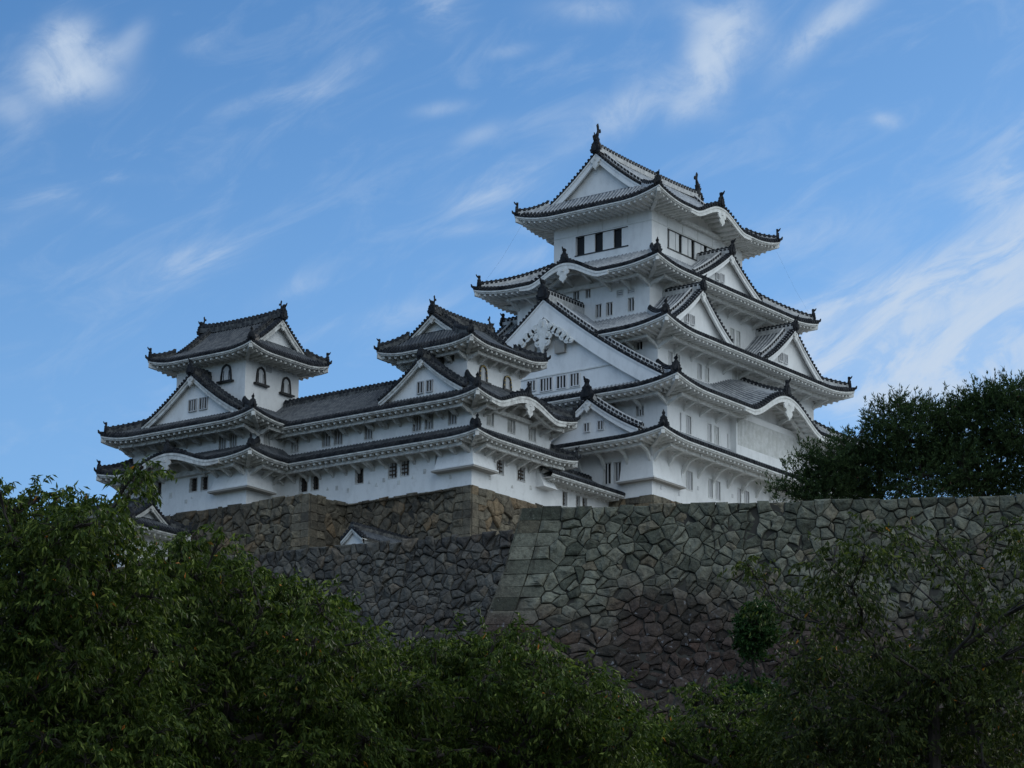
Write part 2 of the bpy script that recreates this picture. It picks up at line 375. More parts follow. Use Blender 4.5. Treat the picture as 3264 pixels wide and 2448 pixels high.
def onigawara(mb, p, f, s=1.0, th=.26, m=0):
    """crest-tile ornament facing direction f"""
    f = Vector((f[0], f[1], 0)).normalized(); l = Vector((-f.y, f.x, 0)); p = Vector(p)
    pr_ = ONI+[(-a, b) for a, b in ONI[::-1]]
    mb.prism([p+l*a*s+Vector((0, 0, b*s))-f*th*s/2 for a, b in pr_], f*th*s, m)
    mb.prism([p+l*a*s*.55+Vector((0, 0, (b*.6+.05)*s))+f*th*s*.5 for a, b in pr_], f*th*s*.4, m)
    mb.tube([p+f*th*s*.3+Vector((0, 0, 1.1*s)), p+f*th*s*1.1+Vector((0, 0, 1.28*s)), p+f*th*s*1.6+Vector((0, 0, 1.5*s))], [.12*s, .1*s, .05*s], m, 6)
def horn(mb, p, f, s=1.0, m=0):
    """upturned corner tile"""
    f = Vector((f[0], f[1], 0)).normalized(); p = Vector(p); z = Vector((0, 0, 1))
    mb.tube([p-f*.6*s, p+z*.02, p+f*.14*s+z*.1*s, p+f*.2*s+z*.28*s], [.13*s, .13*s, .1*s, .05*s], m, 6)
def shachi(parent, p, toward, s=1.0, name='fish_ornament'):
    """roof fish: head low on the ridge, tail thrown up, fins on its back"""
    mb = MB(); p = Vector(p); t = Vector((toward[0], toward[1], 0)).normalized(); l = Vector((-t.y, t.x, 0)); z = Vector((0, 0, 1))
    Q = lambda a, h, o=0: p+t*a*s+z*h*s+l*o*s
    mb.tube([Q(.16, -.15), Q(.08, .15), Q(-.04, .45), Q(-.08, .8), Q(.0, 1.1), Q(.1, 1.35), Q(.12, 1.55)], [.30*s, .31*s, .27*s, .22*s, .16*s, .11*s, .07*s], 0, 8)
    def fin(pl, th=.07): mb.prism([Q(a, h, -th/2) for a, h in pl], l*th*s)
    fin([(.06, 1.4), (.02, 1.7), (-.05, 1.95), (.1, 2.12), (.2, 1.9), (.22, 1.65), (.42, 1.72), (.5, 1.5), (.44, 1.38), (.24, 1.42), (.16, 1.3)], .1)
    fin([(-.2, .95), (-.42, 1.22), (-.38, 1.02), (-.5, .98), (-.36, .82), (-.46, .68), (-.28, .6), (-.36, .44), (-.2, .4)])
    fin([(.18, .75), (.36, .9), (.3, .62), (.42, .5), (.26, .4)])
    fin([(.3, .0), (.42, .22), (.3, .3), (.4, .42), (.2, .36)], .3)
    mb.prism([Q(-.35, -.35, -.24), Q(.4, -.35, -.24), Q(.38, -.02, -.24), Q(-.33, -.02, -.24)], l*.48*s)
    return mb.build(name, M['tile_dark'], parent, False)
GEG = [(.0, .12), (.2, .16), (.42, .06), (.56, -.1), (.5, -.3), (.34, -.34), (.28, -.44), (.36, -.58), (.24, -.76), (.1, -.84), (0, -1.0)]
def pendant(mb, side, pl, c, z, w_, h, d0=.05, d1=.2, m=0):
    pr_ = [(a*w_, b*h) for a, b in GEG]+[(-a*w_, b*h) for a, b in GEG[-2:0:-1]]
    s = SG[side]; v0 = Vector(sp(side, pl+s*d0, 0, 0)); v1 = Vector(sp(side, pl+s*d1, 0, 0))
    mb.prism([sp(side, pl+s*d0, c+a, z+b) for a, b in pr_], v1-v0, m)
    sbox(mb, side, pl, c-.1*w_, c+.1*w_, z-.1*h, z+.06*h, d1, d1+.06, m)
def eaves(parent, S, wl, out, ze, L, Rr, kar, sides, flat=(), raft=.56, brk=None, kara_board=True):
    """soffit, rafters, fascia and the edge strip of a roof; returns nothing"""
    x0, y0, x1, y1 = wl; X0, Y0, X1, Y1 = out
    soff = MB(); fas = MB(); raf = MB(); edge = MB(); kb = MB()
    for side in sides:
        if side in 'SN': a0, b0, A, B_ = x0, x1, X0, X1; oi, oo = (y0, Y0) if side == 'S' else (y1, Y1)
        else: a0, b0, A, B_ = y0, y1, Y0, Y1; oi, oo = (x0, X0) if side == 'W' else (x1, X1)
        fa = (side+'0') in flat; fb = (side+'1') in flat
        if fa: a0 = A
        if fb: b0 = B_
        ks = kar.get(side, [])
        def lift(u, t, A=A, B_=B_, a0=a0, b0=b0, fa=fa, fb=fb):
            lo, hi = a0+(A-a0)*t, b0+(B_-b0)*t; r_ = 0
            if not fa: r_ += L*t*t*max(0, 1-(u-lo)/Rr)**2
            if not fb: r_ += L*t*t*max(0, 1-(hi-u)/Rr)**2
            return r_
        def PS(u, t, dz=0, do=0, side=side, oi=oi, oo=oo, ks=ks, lift=lift):
            return sp(side, oi+(oo-oi)*t+SG[side]*do, u, ze-.32+bumpf(u, ks)+lift(u, t)+dz)
        nu = max(2, int((B_-A)/.35))
        soff.grid([[PS(a0+(A-a0)*t+((b0+(B_-b0)*t)-(a0+(A-a0)*t))*i/nu, t) for i in range(nu+1)] for t in (0, .25, .5, .75, .97)])
        U = [A+(B_-A)*i/nu for i in range(nu+1)]
        fas.grid([[PS(u, 1, .22, .0) for u in U], [PS(u, 1, .1, .0) for u in U], [PS(u, 1, .09, -.1) for u in U], [PS(u, 1, -.02, -.1) for u in U], [PS(u, 1, -.02, -.26) for u in U]])
        edge.grid([[PS(u, 1, .335, .02) for u in U], [PS(u, 1, .21, .02) for u in U], [PS(u, 1, .21, -.12) for u in U]])
        n = int((B_-A-.5)/raft); s0 = A+((B_-A)-n*raft)/2
        for i in range(n+1):
            u = s0+i*raft
            t0 = 0
            if u < a0: t0 = (u-a0)/(A-a0)
            if u > b0: t0 = (u-b0)/(B_-b0)
            if t0 > .85: continue
            if any(abs(u-k[0]) < k[1]*1.1 for k in ks) and kara_board: t1 = .86
            else: t1 = 1-.2/max(.5, abs(oo-oi))
            ts = [t0+(t1-t0)*q/3 for q in range(4)]; hw = .105
            rows = []
            for t in ts:
                rows.append([PS(u-hw, t, .03), PS(u-hw*.95, t, -.13), PS(u-hw*.45, t, -.2), PS(u+hw*.45, t, -.2), PS(u+hw*.95, t, -.13), PS(u+hw, t, .03)])
            raf.grid(rows); raf.poly(rows[-1][::-1])
        for (c, hw, H) in ks:
            lo, hi = max(A+.3, c-hw*1.25), min(B_-.3, c+hw*1.25); n2 = 48
            UU = [lo+(hi-lo)*i/n2 for i in range(n2+1)]
            bw = [.17+.13*(1-abs(2*i/n2-1)**3)*1 for i in range(n2+1)]
            def kk(d, dz): return [PS(u, 1, dz(i), d) for i, u in enumerate(UU)]
            kb.grid([kk(-.05, lambda i: .16), kk(.06, lambda i: .16), kk(.06, lambda i: .02), kk(.02, lambda i: .0), kk(.02, lambda i: .0-bw[i]), kk(-.16, lambda i: .0-bw[i]), kk(-.16, lambda i: .0)])
            for q in (0, -1):
                kb.poly([PS(UU[q], 1, .16, .06), PS(UU[q], 1, -bw[q], .06), PS(UU[q], 1, -bw[q], -.16), PS(UU[q], 1, .16, -.16)])
            pendant(kb, side, oo, c, ze-.32+H-.42, .95*H**.5, .95*H**.5, -.02, .1)
            # tie beam and little board behind the arch
            sbox(kb, side, oi, c-hw*.8, c+hw*.8, ze-.5, ze-.2, 0, .35)
        if brk:
            sp_, drop, reach = brk
            S_ = abs(oo-oi); n = max(1, int(round((b0-a0)/sp_))); d1 = S_*reach
            raf2 = raf
            zb = ze-.32-.2
            for i in range(n+1):
                u = a0+(b0-a0)*i/n
                u = min(max(u, a0+.12), b0-.12)
                bz = bumpf(u, ks)
                out_ = [(0, -drop), (0, -drop*.62), (d1*.35, -drop*.26), (d1*.7, -.1), (d1*1.0, .02), (d1*1.15, .02), (d1*1.15, -.16), (d1*.8, -.3), (d1*.45, -.48), (d1*.22, -drop*.72)]
                s = SG[side]; v = Vector(sp(side, 0, .2, 0))
                raf.prism([sp(side, oi+s*a_, u-.1, zb+bz+b_) for a_, b_ in out_], v)
            raf.grid([[PS(a0+(b0-a0)*i/20, (d1+q)/S_, dz) for i in range(21)] for q, dz in ((-.12, -.16), (-.12, -.4), (.12, -.4), (.12, -.16))])
        # corner hip rafter
    for (cx, cy, ex, ey, tags) in ((x0, y0, X0, Y0, 'SW'), (x0, y1, X0, Y1, 'NW'), (x1, y0, X1, Y0, 'SE'), (x1, y1, X1, Y1, 'NE')):
        if not all(s in sides for s in tags): continue
        if any((s+e) in flat for s in tags for e in '01'):
            fl = {'SW': ('S0', 'W0'), 'NW': ('N0', 'W1'), 'SE': ('S1', 'E0'), 'NE': ('N1', 'E1')}[tags]
            if any(q in flat for q in fl): continue
        d = Vector((ex-cx, ey-cy, 0)); q = d.normalized(); n_ = Vector((-q.y, q.x, 0)); rows = []
        for t in (0, .5, .75, .9, .97):
            p = Vector((cx, cy, ze-.32+L*t*t))+d*t
            rows.append([p-n_*.14+Vector((0, 0, .05)), p-n_*.14-Vector((0, 0, .27)), p+n_*.14-Vector((0, 0, .27)), p+n_*.14+Vector((0, 0, .05))])
        raf.grid(rows); raf.poly(rows[-1])
    soff.build('soffit', S.pl, parent); fas.build('eave_board', S.trim, parent); raf.build('rafters', S.trim, parent)
    edge.build('eave_edge', M['tile_dark'], parent)
    if kb.v: kb.build('curved_gable_board', S.trim, parent)
def skirt(root, S, inner, out, wl, zi, ze, L=.6, Rr=4.0, kar={}, sides='SWNE', flat=(), c=.2, brk=None, orn=.8, kara_ridge=True, kadd=False):
    """one tier of skirt roof round a storey"""
    x0, y0, x1, y1 = inner; X0, Y0, X1, Y1 = out
    mb = MB(); tiles = MB(); rd = MB(); on = MB()
    for side in sides:
        if side in 'SN': a0, b0, A, B_ = x0, x1, X0, X1; oi, oo = (y0, Y0) if side == 'S' else (y1, Y1)
        else: a0, b0, A, B_ = y0, y1, Y0, Y1; oi, oo = (x0, X0) if side == 'W' else (x1, X1)
        fa = (side+'0') in flat; fb = (side+'1') in flat
        if fa: a0 = A
        if fb: b0 = B_
        ks = kar.get(side, [])
        def ul(t, a0=a0, b0=b0, A=A, B_=B_): return a0+(A-a0)*t, b0+(B_-b0)*t
        def P(u, t, side=side, oi=oi, oo=oo, ks=ks, ul=ul, fa=fa, fb=fb):
            lo, hi = ul(t); z = zi-(zi-ze)*prof(t, c)
            if not fa: z += L*t*t*max(0, 1-(u-lo)/Rr)**2
            if not fb: z += L*t*t*max(0, 1-(hi-u)/Rr)**2
            if ks:
                b = bumpf(u, ks)
                if b > 0: z = z+b*(.62+.38*t) if kadd else max(z, ze+b)
            return sp(side, oi+(oo-oi)*t, u, z)
        sheet(mb, tiles, P, ul, 8, S.pitch, .085 if S.new else .075, .3 if ks else .6)
        if kara_ridge:
            for (kc, hw, H) in ks:
                pts = [P(kc, t) for t in (.0, .25, .5, .75, .93)]
                zz = ze+H; pts = [(p[0], p[1], p[2]+.02) for p in pts if kadd or p[2] <= zz+.12]
                if len(pts) > 1: ridge(rd, pts, .36, .36, .4, S.new)
                f = sp(side, SG[side], 0, 0); q = Vector(P(kc, .98)); onigawara(on, q+Vector((0, 0, .1)), f, orn*.95)
    root_o = None
    roof = mb.build('roof', [S.pan, S.rib], root)
    C = {'SW': (x0, y0, X0, Y0), 'NW': (x0, y1, X0, Y1), 'SE': (x1, y0, X1, Y0), 'NE': (x1, y1, X1, Y1)}
    fl = {'SW': ('S0', 'W0'), 'NW': ('N0', 'W1'), 'SE': ('S1', 'E0'), 'NE': ('N1', 'E1')}
    for k, (cx, cy, ex, ey) in C.items():
        if not all(s in sides for s in k) or any(q in flat for q in fl[k]): continue
        pts = []
        for i in range(11):
            t = i/10*.93; pts.append((cx+(ex-cx)*t, cy+(ey-cy)*t, zi-(zi-ze)*prof(t, c)+L*t*t+.03))
        h = MB(); ridge(h, pts, .4, .40, .4, S.new); h.build('hip_ridge', [S.ridge, M['tile_dark']], roof)
        f = (ex-cx, ey-cy); o = MB(); p = Vector(pts[-1]); onigawara(o, p+Vector((0, 0, .12)), f, orn*.85)
        horn(o, Vector((ex, ey, ze+L+.08)), f, 1.0); o.build('corner_ornament', M['tile_dark'], roof)
    if rd.v: rd.build('crest_ridge', [S.ridge, M['tile_dark']], roof)
    if on.v: on.build('crest_ornament', M['tile_dark'], roof)
    tiles.build('eave_tiles', M['tile_dark'], roof)
    eaves(roof, S, wl, out, ze, L, Rr, kar, sides, flat, brk=brk)
    return roof
def gable_front(g, S, side, pl, c, zr, hw, drop, cc, bw0, bw1, rec, zbase, wins=(), pend=(1.0, 1.0), wmat=None, verge=True, vr=True, fancy=False):
    s = SG[side]; n = 26
    def zc(d): return zr-drop*prof(min(1, abs(d)/hw), cc)
    def P(d, z, o): return sp(side, pl+s*o, c+d, z)
    bd = MB()
    for sg in (-1, 1):
        ds = [hw*i/n*sg for i in range(n+1)]
        bw = [bw0+(bw1-bw0)*(i/n) for i in range(n+1)]
        top = [zc(d)-.13 for d in ds]
        rows = [[P(d, z, -.5) for d, z in zip(ds, top)], [P(d, z, .04) for d, z in zip(ds, top)], [P(d, z-.16, .04) for d, z in zip(ds, top)],
                [P(d, z-.17, -.03) for d, z in zip(ds, top)], [P(d, z-b, -.03) for d, z, b in zip(ds, top, bw)], [P(d, z-b, -.2) for d, z, b in zip(ds, top, bw)], [P(d, z-.05, -.2) for d, z in zip(ds, top)]]
        bd.grid(rows)
        bd.poly([r_[-1] for r_ in rows])
        bd.poly([P(ds[-1], top[-1], .04), P(ds[-1], top[-1]-bw[-1], .0), P(ds[-1], top[-1]-bw[-1], -.2), P(ds[-1], top[-1], -.2)])
    bd.build('bargeboard', S.trim if not S.new else M['plaster'], g)
    # recessed wall
    wb = MB(); ds = [hw*i/14 for i in range(-14, 15)]
    wb.grid([[P(d, zbase, -rec) for d in ds], [P(d, max(zbase, zc(d)-.2), -rec) for d in ds]])
    wb.grid([[P(d, zc(d)-.14, -rec) for d in ds], [P(d, zc(d)-.14, -.1) for d in ds]])
    wo = wb.build('gable_wall', wmat or S.pl, g)
    for (a, b, z0, z1, kind) in wins:
        gw = MB()
        sbox(gw, side, pl, a, b, z0, z1, -rec+.0, -rec+.02, 0)
        t = .07
        for (q0, q1, q2, q3) in ((a-t, a, z0-t, z1+t), (b, b+t, z0-t, z1+t), (a, b, z1, z1+t), (a, b, z0-t, z0)): sbox(gw, side, pl, q0, q1, q2, q3, -rec, -rec+.12, 1)
        k = max(2, int(round((b-a)/.27)))
        for i in range(1, k): sbox(gw, side, pl, a+(b-a)*i/k-.05, a+(b-a)*i/k+.05, z0, z1, -rec+.02, -rec+.1, 1)
        gw.build('window', [M['dark'], M['bar' if S.new else 'bar_dim']], g)
    if pend:
        pm = MB(); zt = zr-.13-bw0*.75
        if fancy:
            pendant(pm, side, pl, c, zt-.95, pend[0], pend[1], -.02, .16)
            for sg in (-1, 1):
                for (du, dz, rr) in ((.72, -1.3, .36), (1.12, -1.62, .36), (1.55, -1.85, .40), (2.0, -2.25, .40), (2.4, -2.6, .34), (.55, -1.95, .4), (.42, -2.5, .34), (2.75, -2.75, .22)):
                    ring = [sp(side, pl-s*.0, c+sg*du+math.cos(a*math.pi/6)*rr, zt+dz+math.sin(a*math.pi/6)*rr) for a in range(12)]
                    pm.prism(ring, Vector(sp(side, s*.13, 0, 0)))
                    ring = [sp(side, pl+s*.13, c+sg*du+math.cos(a*math.pi/4)*rr*.42, zt+dz+math.sin(a*math.pi/4)*rr*.42) for a in range(8)]
                    pm.prism(ring, Vector(sp(side, s*.06, 0, 0)), 1)
        else: pendant(pm, side, pl, c, zt, pend[0], pend[1], -.02, .14)
        pm.build('pendant', [S.trim, S.trim], g)
    if verge:
        vt = MB()
        for sg in (-1, 1):
            L_ = 0; prev = (0, zc(0)); st = S.pitch; nxt = .2
            for i in range(1, 241):
                d = hw*i/240; z = zc(d); L_ += math.hypot(d-prev[0], z-prev[1]); prev = (d, z)
                if L_ >= nxt:
                    nxt += st; r_ = .115
                    ring0 = [P(sg*d+math.cos(a*math.pi/4)*r_, z+.03+math.sin(a*math.pi/4)*r_, -.45) for a in range(8)]
                    ring1 = [P(sg*d+math.cos(a*math.pi/4)*r_, z+.03+math.sin(a*math.pi/4)*r_, .12) for a in range(8)]
                    vt.grid([ring0, ring1], 0, True); vt.poly(ring1)
            ds = [hw*i/n*sg for i in range(n+1)]
            vt.grid([[P(d, zc(d)+.05, -.5) for d in ds], [P(d, zc(d)+.05, .06) for d in ds], [P(d, zc(d)-.13, .06) for d in ds]])
        vt.build('verge_tiles', M['tile_dark'], g)
        if vr:
            rm = MB()
            for sg in (-1, 1):
                ridge(rm, [P(sg*hw*i/16, zc(hw*i/16)+.06, -.95) for i in range(1, 16)], .34, .36, .42, S.new, .09, S.new)
            rm.build('verge_ridge', [S.ridge, M['tile_dark']], g)
def gable(root, S, side, pl, c, back, zr, hw, drop, cc=.2, bw=(.45, .6), rec=.55, zb=None, wins=(), pend=(.6, .75), orn=.9, name='gable', rh=.5, fancy=False, vr=True):
    """dormer gable: two curved tiled slopes, ridge, boards, wall"""
    s = SG[side]; mb = MB(); tiles = None
    for sg in (-1, 1):
        def P(u, t, sg=sg): return sp(side, u, c+sg*hw*t, zr-drop*prof(t, cc))
        lo, hi = min(pl, back), max(pl, back)
        sheet(mb, None, P, lambda t: (lo, hi), 10, S.pitch, .085 if S.new else .075, 1.0, caps=False)
    g = mb.build(name, [S.pan, S.rib], root)
    rm = MB(); n = 8
    ridge(rm, [sp(side, pl+s*.05+(back-pl-s*.05)*i/n, c, zr+.02) for i in range(n+1)], .42, rh, .4, S.new)
    rm.build('gable_ridge', [S.ridge, M['tile_dark']], g)
    if orn:
        om = MB(); onigawara(om, sp(side, pl+s*.1, c, zr+.12), sp(side, s, 0, 0), orn); om.build('ridge_ornament', M['tile_dark'], g)
    gable_front(g, S, side, pl, c, zr, hw, drop, cc, bw[0], bw[1], rec, zb if zb is not None else zr-drop-.4, wins, pend, vr=vr, fancy=fancy)
    return g
def irimoya(root, S, axis, rc, out, wl, zr, ze, gpl, ghw, c=.35, L=.65, Rr=3.5, kar={}, fish=1.0, bw=(.5, .6), pend=(.6, .7), wins=(), brk=None, oniS=.85, ridge_h=.65):
    """hip-and-gable top roof. axis = ridge direction; rc = ridge centre line; gpl = the two gable planes; ghw = gable half width"""
    X0, Y0, X1, Y1 = out; mb = MB(); tiles = MB(); on = MB(); rd = MB()
    sw = (lambda a, b, z: (a, b, z)) if axis == 'x' else (lambda a, b, z: (b, a, z))
    A0, A1, B0, B1 = (X0, X1, Y0, Y1) if axis == 'x' else (Y0, Y1, X0, X1)
    sides_long = ('S', 'N') if axis == 'x' else ('W', 'E'); sides_end = ('W', 'E') if axis == 'x' else ('S', 'N')
    g0, g1 = gpl
    for k, side in enumerate(sides_long):
        bo = B0 if k == 0 else B1; hwb = abs(bo-rc); tf = ghw/hwb; ks = kar.get(side, [])
        def ul(t, tf=tf):
            if t <= tf: return g0, g1
            f = (t-tf)/(1-tf); return g0+(A0-g0)*f, g1+(A1-g1)*f
        def P(u, t, bo=bo, ul=ul, tf=tf, ks=ks):
            lo, hi = ul(t); z = zr-(zr-ze)*prof(t, c)
            f = max(0, (t-tf)/(1-tf)); z += L*f*f*(max(0, 1-(u-lo)/Rr)**2+max(0, 1-(hi-u)/Rr)**2)
            if ks:
                b = bumpf(u, ks)
                if b > 0: z = max(z, ze+b)
            return sw(u, rc+(bo-rc)*t, z)
        sheet(mb, tiles, P, ul, 12, S.pitch, .085 if S.new else .075, .3 if ks else .6)
        for (kc, hw, H) in ks:
            sg = -1 if k == 0 else 1
            ridge(rd, [sw(kc, rc+(bo-rc)*t, ze+H+.02) for t in (.78, .85, .93, .97)], .36, .36, .4, S.new)
            onigawara(on, Vector(sw(kc, bo, ze+H+.1)), sw(0, sg, 0), .8)
            for sg2 in (-1, 1):
                pass
    tf = ghw/abs(B0-rc)
    for k, side in enumerate(sides_end):
        ao = A0 if k == 0 else A1; gi = g0+.35 if k == 0 else g1-.35; gg = g0 if k == 0 else g1
        def ul(t): return rc-ghw+(B0-(rc-ghw))*t, rc+ghw+(B1-(rc+ghw))*t
        def P(u, t, ao=ao, gg=gg, ul=ul):
            lo, hi = ul(t); z = zr-(zr-ze)*prof(tf+(1-tf)*t, c)
            z += L*t*t*(max(0, 1-(u-lo)/Rr)**2+max(0, 1-(hi-u)/Rr)**2)
            return sw(gg+(ao-gg)*t, u, z)
        sheet(mb, tiles, P, ul, 5, S.pitch, .085 if S.new else .075, .6)
        # short flat lead-in behind the gable plane
        mb.grid([[sw(gi, rc-ghw+2*ghw*i/8, P(0, 0)[2]+.25) for i in range(9)], [sw(gg, rc-ghw+2*ghw*i/8, P(0, 0)[2]) for i in range(9)]], 0)
    roof = mb.build('roof', [S.pan, S.rib], root)
    for (ga, ao, sa) in ((g0, A0, -1), (g1, A1, 1)):
        for sb, bo in ((-1, B0), (1, B1)):
            pts = []
            for i in range(7):
                t = i/6*.92; pts.append(sw(ga+(ao-ga)*t, rc+sb*ghw+(bo-rc-sb*ghw)*t, zr-(zr-ze)*prof(tf+(1-tf)*t, c)+L*t*t+.03))
            h = MB(); ridge(h, pts, .36, .36, .4, S.new); h.build('hip_ridge', [S.ridge, M['tile_dark']], roof)
            o = MB(); f = sw(ao-ga, bo-rc-sb*ghw, 0); onigawara(o, Vector(pts[-1])+Vector((0, 0, .1)), f, oniS*.85)
            horn(o, Vector(sw(ao, bo, ze+L+.08)), f, 1.0); o.build('corner_ornament', M['tile_dark'], roof)
    tiles.build('eave_tiles', M['tile_dark'], roof)
    if rd.v: rd.build('crest_ridge', [S.ridge, M['tile_dark']], roof)
    if on.v: on.build('crest_ornament', M['tile_dark'], roof)
    mr = MB(); n = 14
    ridge(mr, [sw(g0-.1+(g1-g0+.2)*i/n, rc, zr+.02+.22*abs(2*i/n-1)**3) for i in range(n+1)], .5, ridge_h, .42, S.new, .14)
    mr.build('main_ridge', [S.ridge, M['tile_dark']], root)
    for k, (side, g_) in enumerate(zip(sides_end, (g0, g1))):
        hwb = abs(B0-rc); z_f = zr-(zr-ze)*prof(tf, c)
        gm = MB(); sg = -1 if k == 0 else 1
        onigawara(gm, sw(g_+sg*.12, rc, zr+.1), sw(sg, 0, 0), oniS)
        g = gm.build('gable', M['tile_dark'], root)
        # board follows the roof curve
        zz = lambda d: zr-(zr-ze)*prof(abs(d)/hwb, c)
        # matched parameters of the same curve cut at the gable foot
        dr = zr-z_f; cc = c*tf/(1+c-c*tf)
        gable_front(g, S, side, g_, rc, zr, ghw, dr, cc, bw[0], bw[1], .5, z_f-.1, wins if k == 0 else (), pend, vr=True)
        shachi(root, Vector(sw(g_-sg*.15, rc, zr+ridge_h*.35+.2*fish)), sw(-sg, 0, 0), fish)
    eaves(roof, S, wl, out, ze, L, Rr, kar, 'SWNE', brk=brk)
    return roof
def chute(root, S, cx, cy, lw, ls, zb, zt, o, both=True):
    mb = MB(); T = lambda x, y, z: (x, y, z)
    mb.grid([[T(cx, cy+lw, zt), T(cx, cy, zt), T(cx+ls, cy, zt)], [T(cx-o, cy+lw, zb), T(cx-o, cy-o, zb), T(cx+ls, cy-o, zb)]], 0)
    mb.poly([T(cx, cy+lw, zt), T(cx-o, cy+lw, zb), T(cx+.1, cy+lw, zb)], 0); mb.poly([T(cx+ls, cy, zt), T(cx+ls, cy+.1, zb), T(cx+ls, cy-o, zb)], 0)
    e = .16; q = zb-.02
    for z, m, ee in ((q, 0, e), (q-.12, 1, e-.03)):
        mb.box([T(cx-o-ee, cy-o-ee, z-.1), T(cx+.05, cy-o-ee, z-.1), T(cx+.05, cy+lw+.2, z-.1), T(cx-o-ee, cy+lw+.2, z-.1), T(cx-o-ee, cy-o-ee, z), T(cx+.05, cy-o-ee, z), T(cx+.05, cy+lw+.2, z), T(cx-o-ee, cy+lw+.2, z)], m)
        mb.box([T(cx+.05, cy-o-ee, z-.1), T(cx+ls+.2, cy-o-ee, z-.1), T(cx+ls+.2, cy+.05, z-.1), T(cx+.05, cy+.05, z-.1), T(cx+.05, cy-o-ee, z), T(cx+ls+.2, cy-o-ee, z), T(cx+ls+.2, cy+.05, z), T(cx+.05, cy+.05, z)], m)
    return mb.build('stone_drop_chute', [S.pl, M['beam']], root)
def loopholes(root, side, pl, pts, mt):
    for (u, z, w_, h, tri) in pts:
        mb = MB()
        if tri: mb.prism([sp(side, pl+SG[side]*.004, u-w_/2, z), sp(side, pl+SG[side]*.004, u+w_/2, z), sp(side, pl+SG[side]*.004, u, z+h)], Vector(sp(side, SG[side]*.03, 0, 0)))
        else: sbox(mb, side, pl, u-w_/2, u+w_/2, z, z+h, .004, .035)
        mb.build('loophole', mt, root)
# ================================================================== MAIN KEEP
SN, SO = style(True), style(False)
K = thing('castle_keep', (6.9, 4.9, 46.3), 'tallest white castle keep with five tiers of plaster-jointed tiled roofs', 'castle keep')
def top(ze, ks): return lambda u: ze-.28+bumpf(u, ks)
W_, S_ = 'W', 'S'
def hole_list(wins): return [(a, b, z0, z1) for (a, b, z0, z1, k) in wins]
def storey(root, S, rect, z0, z1, ze, kar, wins, mt=None):
    holes = {s: hole_list(l) for s, l in wins.items()}
    tz = {s: top(ze, kar.get(s, [])) for s in 'SWNE'}
    wall(root, rect, z0, z1, holes, tz, mt or S.pl)
    for s, l in wins.items():
        pl = {'W': rect[0], 'S': rect[1], 'E': rect[2], 'N': rect[3]}[s]
        for (a, b, q0, q1, k) in l:
            if k: window(root, s, pl, a, b, q0, q1, k, not S.new)
k5 = {'S': [(6.95, 3.75, 1.28)], 'N': [(6.95, 3.75, 1.28)]}
storey(K, SN, (0, 0, 13.9, 9.85), 69.0, 72.7, 73.15, k5, {
    'W': [(2.36, 7.64, 70.05, 71.70, None)], 'S': [(2.32, 11.6, 70.05, 71.72, None)], 'E': [(2.4, 7.5, 70.05, 71.7, None)], 'N': [(2.3, 11.6, 70.05, 71.7, None)]})
def band(side, pl, lo, hi, panels, z0=70.05, z1=71.71):
    mb = MB(); sbox(mb, side, pl, lo, hi, z0, z1, -.29, -.27, 0)
    sbox(mb, side, pl, lo-.05, hi+.05, z0-.09, z0, -.03, .06, 2); sbox(mb, side, pl, lo, hi, z1-.05, z1, -.12, -.02, 2)
    for a, b in panels: sbox(mb, side, pl, a, b, z0, z1-.05, -.2, -.1, 1)
    return mb.build('window_band', [M['dark'], M['plaster'], M['black']], K)
band('W', 0, 2.36, 7.64, [(5.76, 6.80), (3.86, 4.94), (2.36, 3.05)])
band('S', 0, 2.32, 11.6, [(2.77, 3.62), (3.72, 4.18), (4.66, 5.5), (5.62, 6.08), (6.6, 7.5), (7.62, 8.0), (8.5, 9.4), (9.5, 9.9), (10.4, 11.6)])
band('E', 13.9, 2.4, 7.5, [(3, 4), (5, 6)]); band('N', 9.85, 2.3, 11.6, [(3, 4), (6, 8)])
tr = MB()   # shallow plaster courses of the top storey
sbox(tr, 'W', 0, 0, 9.85, 71.78, 71.84, 0, .03); sbox(tr, 'S', 0, 0, 13.9, 71.78, 71.84, 0, .03)
for u in (2.3, 4.6, 6.9, 9.2, 11.5): sbox(tr, 'S', 0, u-.04, u+.04, 71.84, 72.8, 0, .03)
for u in (2.4, 4.9, 7.4): sbox(tr, 'W', 0, u-.04, u+.04, 71.84, 72.8, 0, .03)
tr.build('plaster_band', M['trim'], K)
irimoya(K, SN, 'x', 4.93, (-2.45, -2.34, 16.35, 12.2), (0, 0, 13.9, 9.85), 78.4, 73.15, (-.95, 14.7), 4.75, .33, .7, 4.0, k5, fish=1.02, bw=(.7, .75), pend=(.8, .95), oniS=.8, ridge_h=.55)
for a_, b_ in (((-2.2, 11.6, 72.9), (-5.2, 13.6, 67.0)), ((16.1, -2.1, 72.9), (19.0, -4.0, 67.0))):
    wm_ = MB(); wm_.tube([a_, tuple((a_[i]+b_[i])/2-(.3 if i == 2 else 0) for i in range(3)), b_], .004, 0, 4); wm_.build('lightning_wire', M['tile_dark'], K)
